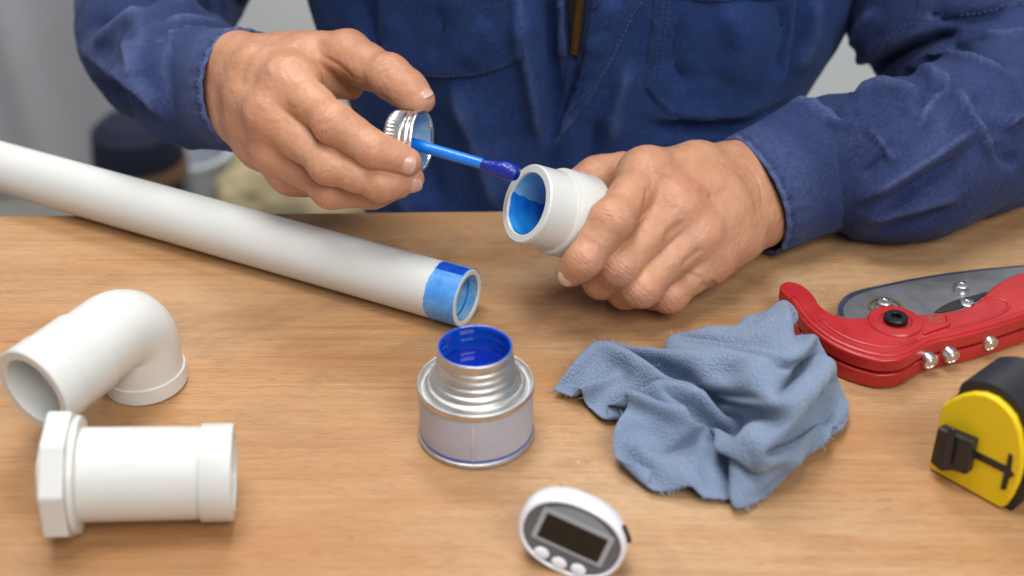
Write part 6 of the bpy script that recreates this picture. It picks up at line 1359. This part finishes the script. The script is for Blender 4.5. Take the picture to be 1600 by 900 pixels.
    [15, -34, 4, 18, 11, -29, 34, 7, -10, 37, 0, -10, 35, -2, 15, 28, -11, 23, 4, -35, 36, 39, 16, 7, 37, 5, -13, 37, 5, -6, 34, 5, -11, 24, -2, -29, 18, -5, -29, 41, -7, 1, 25, -14, 28, 24, -5, 32, 36, 0, -8, 27, 4, -25, 31, 0, -11, 39, 2, -11, 46, -2, -4, 35, 6, 17, 0, -12, 40, -34, -16, 6, -35, -15, 10, -39, -11, 8, -18, -27, 25, 0, -33, 29, 36, -20, 3, 26, 11, -19, 34, 4, -18, 31, 3, -15, 20, 2, 28, 32, -2, 23, 32, 6, 15, 39, 0, 1, 36, -4, -13, 39, 16, -2, 27, 35, 1, 8, 34, 1, 13, 33, 6, 15, 34, 10, 17, 36, 15, 1, 38, 3, 8, 33, -23, 19, 18, -30, 24, 17, -29, 32, 14, -25, 28, 15, -27, 25, 14, -26, 22, 34, -12, 29, 32, -3, 27, 33, 3, 26, 29, 6, 18, 34, 11, 22, 32, 14],
    [24, -13, 18, 5, -9, -38, 23, 4, -26, 34, 3, -11, 39, 4, 0, 44, 5, 16, 15, -27, 42, 15, -17, 35, 40, 11, -10, 34, 6, -15, 36, 4, -1, 17, -4, -32, 18, -8, -24, 38, -5, -17, 31, -7, 28, 17, -12, 31, 39, 1, 3, 24, 4, -28, 40, 0, -12, 42, -2, -11, 42, -3, 1, 42, 9, 5, 8, -7, 39, -37, -14, 13, -39, -11, -3, -36, -12, 8, -34, -20, 16, 8, -31, 23, 22, -32, 24, 37, 4, -16, 24, 5, -24, 42, 2, -11, 26, 16, 10, 27, 24, 15, 29, 15, 18, 35, 6, 3, 41, 0, -13, 45, 2, -16, 33, 22, 6, 9, 38, 9, 4, 38, 10, 11, 34, 5, 17, 32, 14, 18, 28, 15, 12, 33, 17, -1, 37, -17, 16, 22, -34, 22, 17, -31, 29, 11, -24, 38, 3, -11, 28, 9, -26, 19, 24, -23, 32, 32, 2, 21, 37, 9, 17, 30, 6, 16, 37, 9],
    [34, -2, 3, -13, -27, -21, 12, -9, -38, 27, 5, -22, 37, 2, 6, 38, 6, -1, 36, -16, 38, 6, -21, 35, 41, 8, -2, 36, 3, -7, 37, 4, 16, 23, -9, -33, 13, -10, -24, 25, -1, -29, 35, -6, 15, 17, -10, 36, 37, -1, 7, 30, 4, -30, 43, 1, -22, 43, 0, 2, 34, 0, 8, 36, 3, -4, 21, -4, 32, -28, -17, 23, -41, -9, -3, -39, -10, -5, -41, -13, 7, -1, -33, 34, 26, -27, 3, 39, -10, 6, 37, 6, -6, 31, 2, 1, 37, 21, 1, 27, 20, -8, 25, 26, -2, 29, 25, -2, 36, 12, -8, 35, 11, -7, 34, 17, -4, 31, 21, 6, 6, 36, 16, 7, 42, 12, 12, 35, 8, 19, 30, 13, 20, 25, 16, 16, 32, 19, -4, 38, -14, 8, 25, -30, 19, 19, -30, 22, 9, -33, 40, 2, -3, 39, -3, -4, 27, 12, -27, 23, 35, -5, 16, 33, 14, 9, 36, 3],
    [30, -4, -4, -11, -33, -5, -8, -22, -30, 15, -7, -39, 35, 9, -8, 45, -2, 3, 36, -7, 26, 11, -15, 35, 36, -1, 12, 35, 1, 8, 38, -2, 14, 33, 2, -20, 7, -12, -35, 13, -8, -31, 37, -4, 5, 17, -9, 30, 35, 0, 7, 33, 4, -29, 44, 0, -10, 37, 1, -2, 35, 2, 9, 34, 3, -8, 25, -8, 25, -27, -16, 17, -39, -13, 2, -41, -10, -6, -44, -9, 1, -11, -34, 36, 43, -16, 1, 30, -10, 0, 38, 5, -7, 37, 13, -5, 32, 17, -5, 34, 26, -4, 25, 27, -2, 32, 22, -7, 26, 29, -6, 30, 28, 9, 20, 24, 2, 35, 19, 2, 33, 19, 1, 11, 34, 17, 10, 38, 14, 11, 39, 6, 20, 28, 18, 18, 26, 12, 23, 22, 23, -6, 37, -12, 14, 29, -27, 9, 14, -31, 23, 11, -26, 39, -4, 3, 37, -5, -3, 32, 3, -13, 7, 29, -19, 7, 40, 6],
    [34, -5, -11, -15, -31, -2, -3, -28, -14, -11, -25, -29, 31, 3, -22, 38, 0, 10, 40, -1, 6, 14, -18, 30, 35, 0, 13, 31, -3, 16, 36, -4, 18, 38, 2, -8, 14, -7, -32, -4, -11, -41, 39, -6, -3, 22, -10, 26, 36, 0, -4, 36, 5, -21, 41, 1, -12, 34, 2, 13, 38, 0, 7, 27, 5, -18, 27, -4, 19, -31, -20, 20, -37, -17, 1, -44, -17, 1, -43, -12, -4, -6, -26, 33, 31, -9, 18, 43, -3, -21, 39, 16, -17, 21, 32, -2, 32, 24, -2, 24, 32, 0, 31, 28, 3, 24, 29, 0, 31, 30, 4, 29, 29, -1, 34, 24, 0, 29, 20, 1, 32, 19, -1, 36, 20, -8, 14, 31, 25, 3, 39, 3, 19, 27, 15, 22, 21, 15, 13, 32, 13, 23, 23, 24, -9, 1, -40, 29, 27, -13, -8, 40, -5, 26, 12, -19, 35, -3, 4, 30, -1, -2, 20, 10, -4, 9, 12, -30],
    [29, -13, -17, -18, -22, -11, -5, -39, 13, -7, -22, -20, 2, -18, -34, 38, 0, 13, 37, 1, -4, 34, -1, 10, 28, -8, 20, 28, -6, 22, 26, -10, 27, 42, -2, 6, -4, -7, -40, 9, -11, -35, 36, -6, -13, 30, -11, 20, 33, 6, -7, 38, 3, -13, 38, 1, 3, 37, 5, -5, 35, 4, 1, 25, 2, -18, 33, 6, 19, -30, -28, 14, -38, -19, 11, -39, -26, 7, -41, -7, -16, -13, -20, 29, 29, -16, 23, 38, 3, -31, 34, 26, -16, 36, 28, -2, 31, 32, -6, 25, 35, -4, 23, 34, -2, 28, 37, 8, 29, 31, -7, 27, 38, 4, 26, 30, 5, 29, 27, 12, 30, 26, 12, 36, 27, 6, 38, 6, -20, 24, 2, 28, 18, 4, 29, 6, 21, 26, 19, 29, -1, 16, 26, -9, 16, 24, -8, -19, 34, 12, 14, 24, -14, 15, 20, -19, 21, 16, -17, 32, 0, -2, 16, 5, -11, 15, -1, -18],
    [21, 7, -35, -9, -37, 26, -1, -33, 5, -15, -33, -2, -17, -26, -17, 26, -12, -26, 38, 0, 8, 36, 2, -5, 33, -1, 11, 30, -5, 22, 27, -11, 24, 28, -7, 26, 32, 11, -18, -11, -23, -28, 14, -15, -32, 37, -16, 6, 34, 9, 2, 39, 5, -6, 39, 5, -4, 39, 1, -8, 32, 8, -8, 32, 4, -8, 40, 6, -4, -18, -23, 20, -44, -16, 8, -44, -22, 1, -35, -17, 4, -19, -23, 10, 19, -22, 26, 27, 4, -33, 42, 33, -5, 41, 28, 2, 37, 29, 4, 31, 34, -5, 30, 37, -7, 30, 37, 0, 29, 34, 3, 28, 33, 0, 26, 33, 1, 25, 32, 0, 25, 37, 0, 28, 40, 6, 38, 31, 11, 25, -21, 4, 20, -1, 28, 21, -1, 28, 16, 6, 31, 14, 25, 0, 7, 26, 1, 0, 27, 3, 6, 25, -8, 11, 20, -10, 11, 28, -11, 17, 19, -19, 12, 6, -22, 16, -4, -25],
]
d_ = np.array(RAG).reshape(RN_, RN_, 3)
d_[1:, 0] = np.cumsum(d_[:, 0], 0)[1:]
VR = ((np.cumsum(d_, 1) + np.array(RO_)) * 1e-4).reshape(-1, 3)
gR = VR.reshape(RN_, RN_, 3).copy()
for it in range(3):                      # thick towelling bends only in broad folds
    s_ = gR.copy()
    s_[1:-1, 1:-1] = (gR[:-2, 1:-1] + gR[2:, 1:-1] + gR[1:-1, :-2] + gR[1:-1, 2:]) / 4
    for a_ in (0, -1):
        s_[a_, 1:-1] = (gR[a_, :-2] + gR[a_, 2:]) / 2; s_[1:-1, a_] = (gR[:-2, a_] + gR[2:, a_]) / 2
    gR = gR + (s_ - gR) * .55
VR = gR.reshape(-1, 3)
VR[:, 2] = np.maximum(VR[:, 2] + .0006, .0014)
QR = np.array([(i * RN_ + j, (i + 1) * RN_ + j, (i + 1) * RN_ + j + 1, i * RN_ + j + 1) for i in range(RN_ - 1) for j in range(RN_ - 1)])
if normals(VR, QR)[:, 2].mean() < 0: QR = np.ascontiguousarray(QR[:, ::-1])
rg = M("terry_cloth").set(rough=.95, spec=.1, sheen=.35)
rg.b.inputs['Sheen Roughness'].default_value = .6; rg.b.inputs['Sheen Tint'].default_value = (.75, .85, 1, 1)
uvn = rg.n('ShaderNodeUVMap', uv_map='weave').outputs[0]
def uvmap(sx, sy, rz=0):
    mp = rg.n('ShaderNodeMapping'); mp.inputs['Scale'].default_value = (sx, sy, 1); mp.inputs['Rotation'].default_value = (0, 0, rz); rg.l(uvn, mp.inputs[0]); return mp.outputs[0]
loop = rg.voro(1, uvmap(190, 150), 'F1')
lp2 = rg.noise(1, 3, .6, uvmap(230, 230))
f_ = rg.noise(30, 5, .6)
c_ = rg.ramp(f_, [(.3, (.175, .235, .345)), (.7, (.240, .305, .425))])
c_ = rg.mix(rg.math('MULTIPLY', rg.ramp(loop, [(.25, 0.), (.75, 1.)]), .35), c_, (.105, .155, .30))
c_ = rg.mix(rg.ramp(rg.noise(62, 4, .7), [(.62, 0.), (.78, .30)]), c_, (.13, .15, .21))
rg.color(c_)
rg.bump(rg.math('MULTIPLY', rg.ramp(loop, [(0., 1.), (.8, 0.)]), 1.), .0009, .85); rg.bump(lp2, .0006, .35)
rag = obj("rag", VR, QR, rg.m, None, sharp=0, loc=tuple(VR.mean(0) * np.array([1, 1, 0])))
uvl = rag.data.uv_layers.new(name='weave')
li = np.zeros(len(rag.data.loops), np.int32); rag.data.loops.foreach_get('vertex_index', li)
uvl.data.foreach_set('uv', (np.stack([li // RN_, li % RN_], 1) / (RN_ - 1)).astype(np.float32).ravel())
sd_ = rag.modifiers.new("thick", 'SOLIDIFY'); sd_.thickness = .0016; sd_.offset = 0
ss_ = rag.modifiers.new("soft", 'SUBSURF'); ss_.levels = ss_.render_levels = 2
tag(rag, "crumpled blue grey terry cleaning rag heaped in the middle against the cutter", "rag")
# frayed fibres along the hem
NR_ = normals(VR, QR)
ms = []
edge_i = [i for i in range(RN_)] + [i * RN_ + RN_ - 1 for i in range(1, RN_)] + [(RN_ - 1) * RN_ + i for i in range(RN_ - 1)] + [i * RN_ for i in range(1, RN_ - 1)]
cG = VR.reshape(RN_, RN_, 3)
for k in range(230):
    e = random.choice(edge_i); r_, c2 = divmod(e, RN_)
    p = VR[e]; inn = cG[min(max(r_, 2), RN_ - 3), min(max(c2, 2), RN_ - 3)]
    nb = VR[random.choice(edge_i)] * 0 + VR[min(max(e + random.choice((-1, 1)), 0), len(VR) - 1)]
    p = p + (nb - p) * random.random() * .6
    o_ = unit(p - inn + np.array([random.gauss(0, .002), random.gauss(0, .002), abs(random.gauss(0, .0015))]))
    L_ = random.uniform(.0008, .0022)
    w_ = np.array([random.gauss(0, 1) for _ in range(3)]) * .0006
    pa = np.array([p - o_ * .0008, p + o_ * L_ * .4 + w_ * .4, p + o_ * L_ * .75 + w_, p + o_ * L_ + w_ * 1.8]); pa[:, 2] = np.maximum(pa[:, 2], .0005)
    ms.append(tube(pa, np.array([.00020, .00018, .00014, .00006]), 4, up=(.3, .2, .9)))
fr_ = obj("frayed_fibres", *join(*ms), plain("fibre_blue", (.26, .35, .54), .9), rag, sharp=0)
fr_['kind'] = 'stuff'
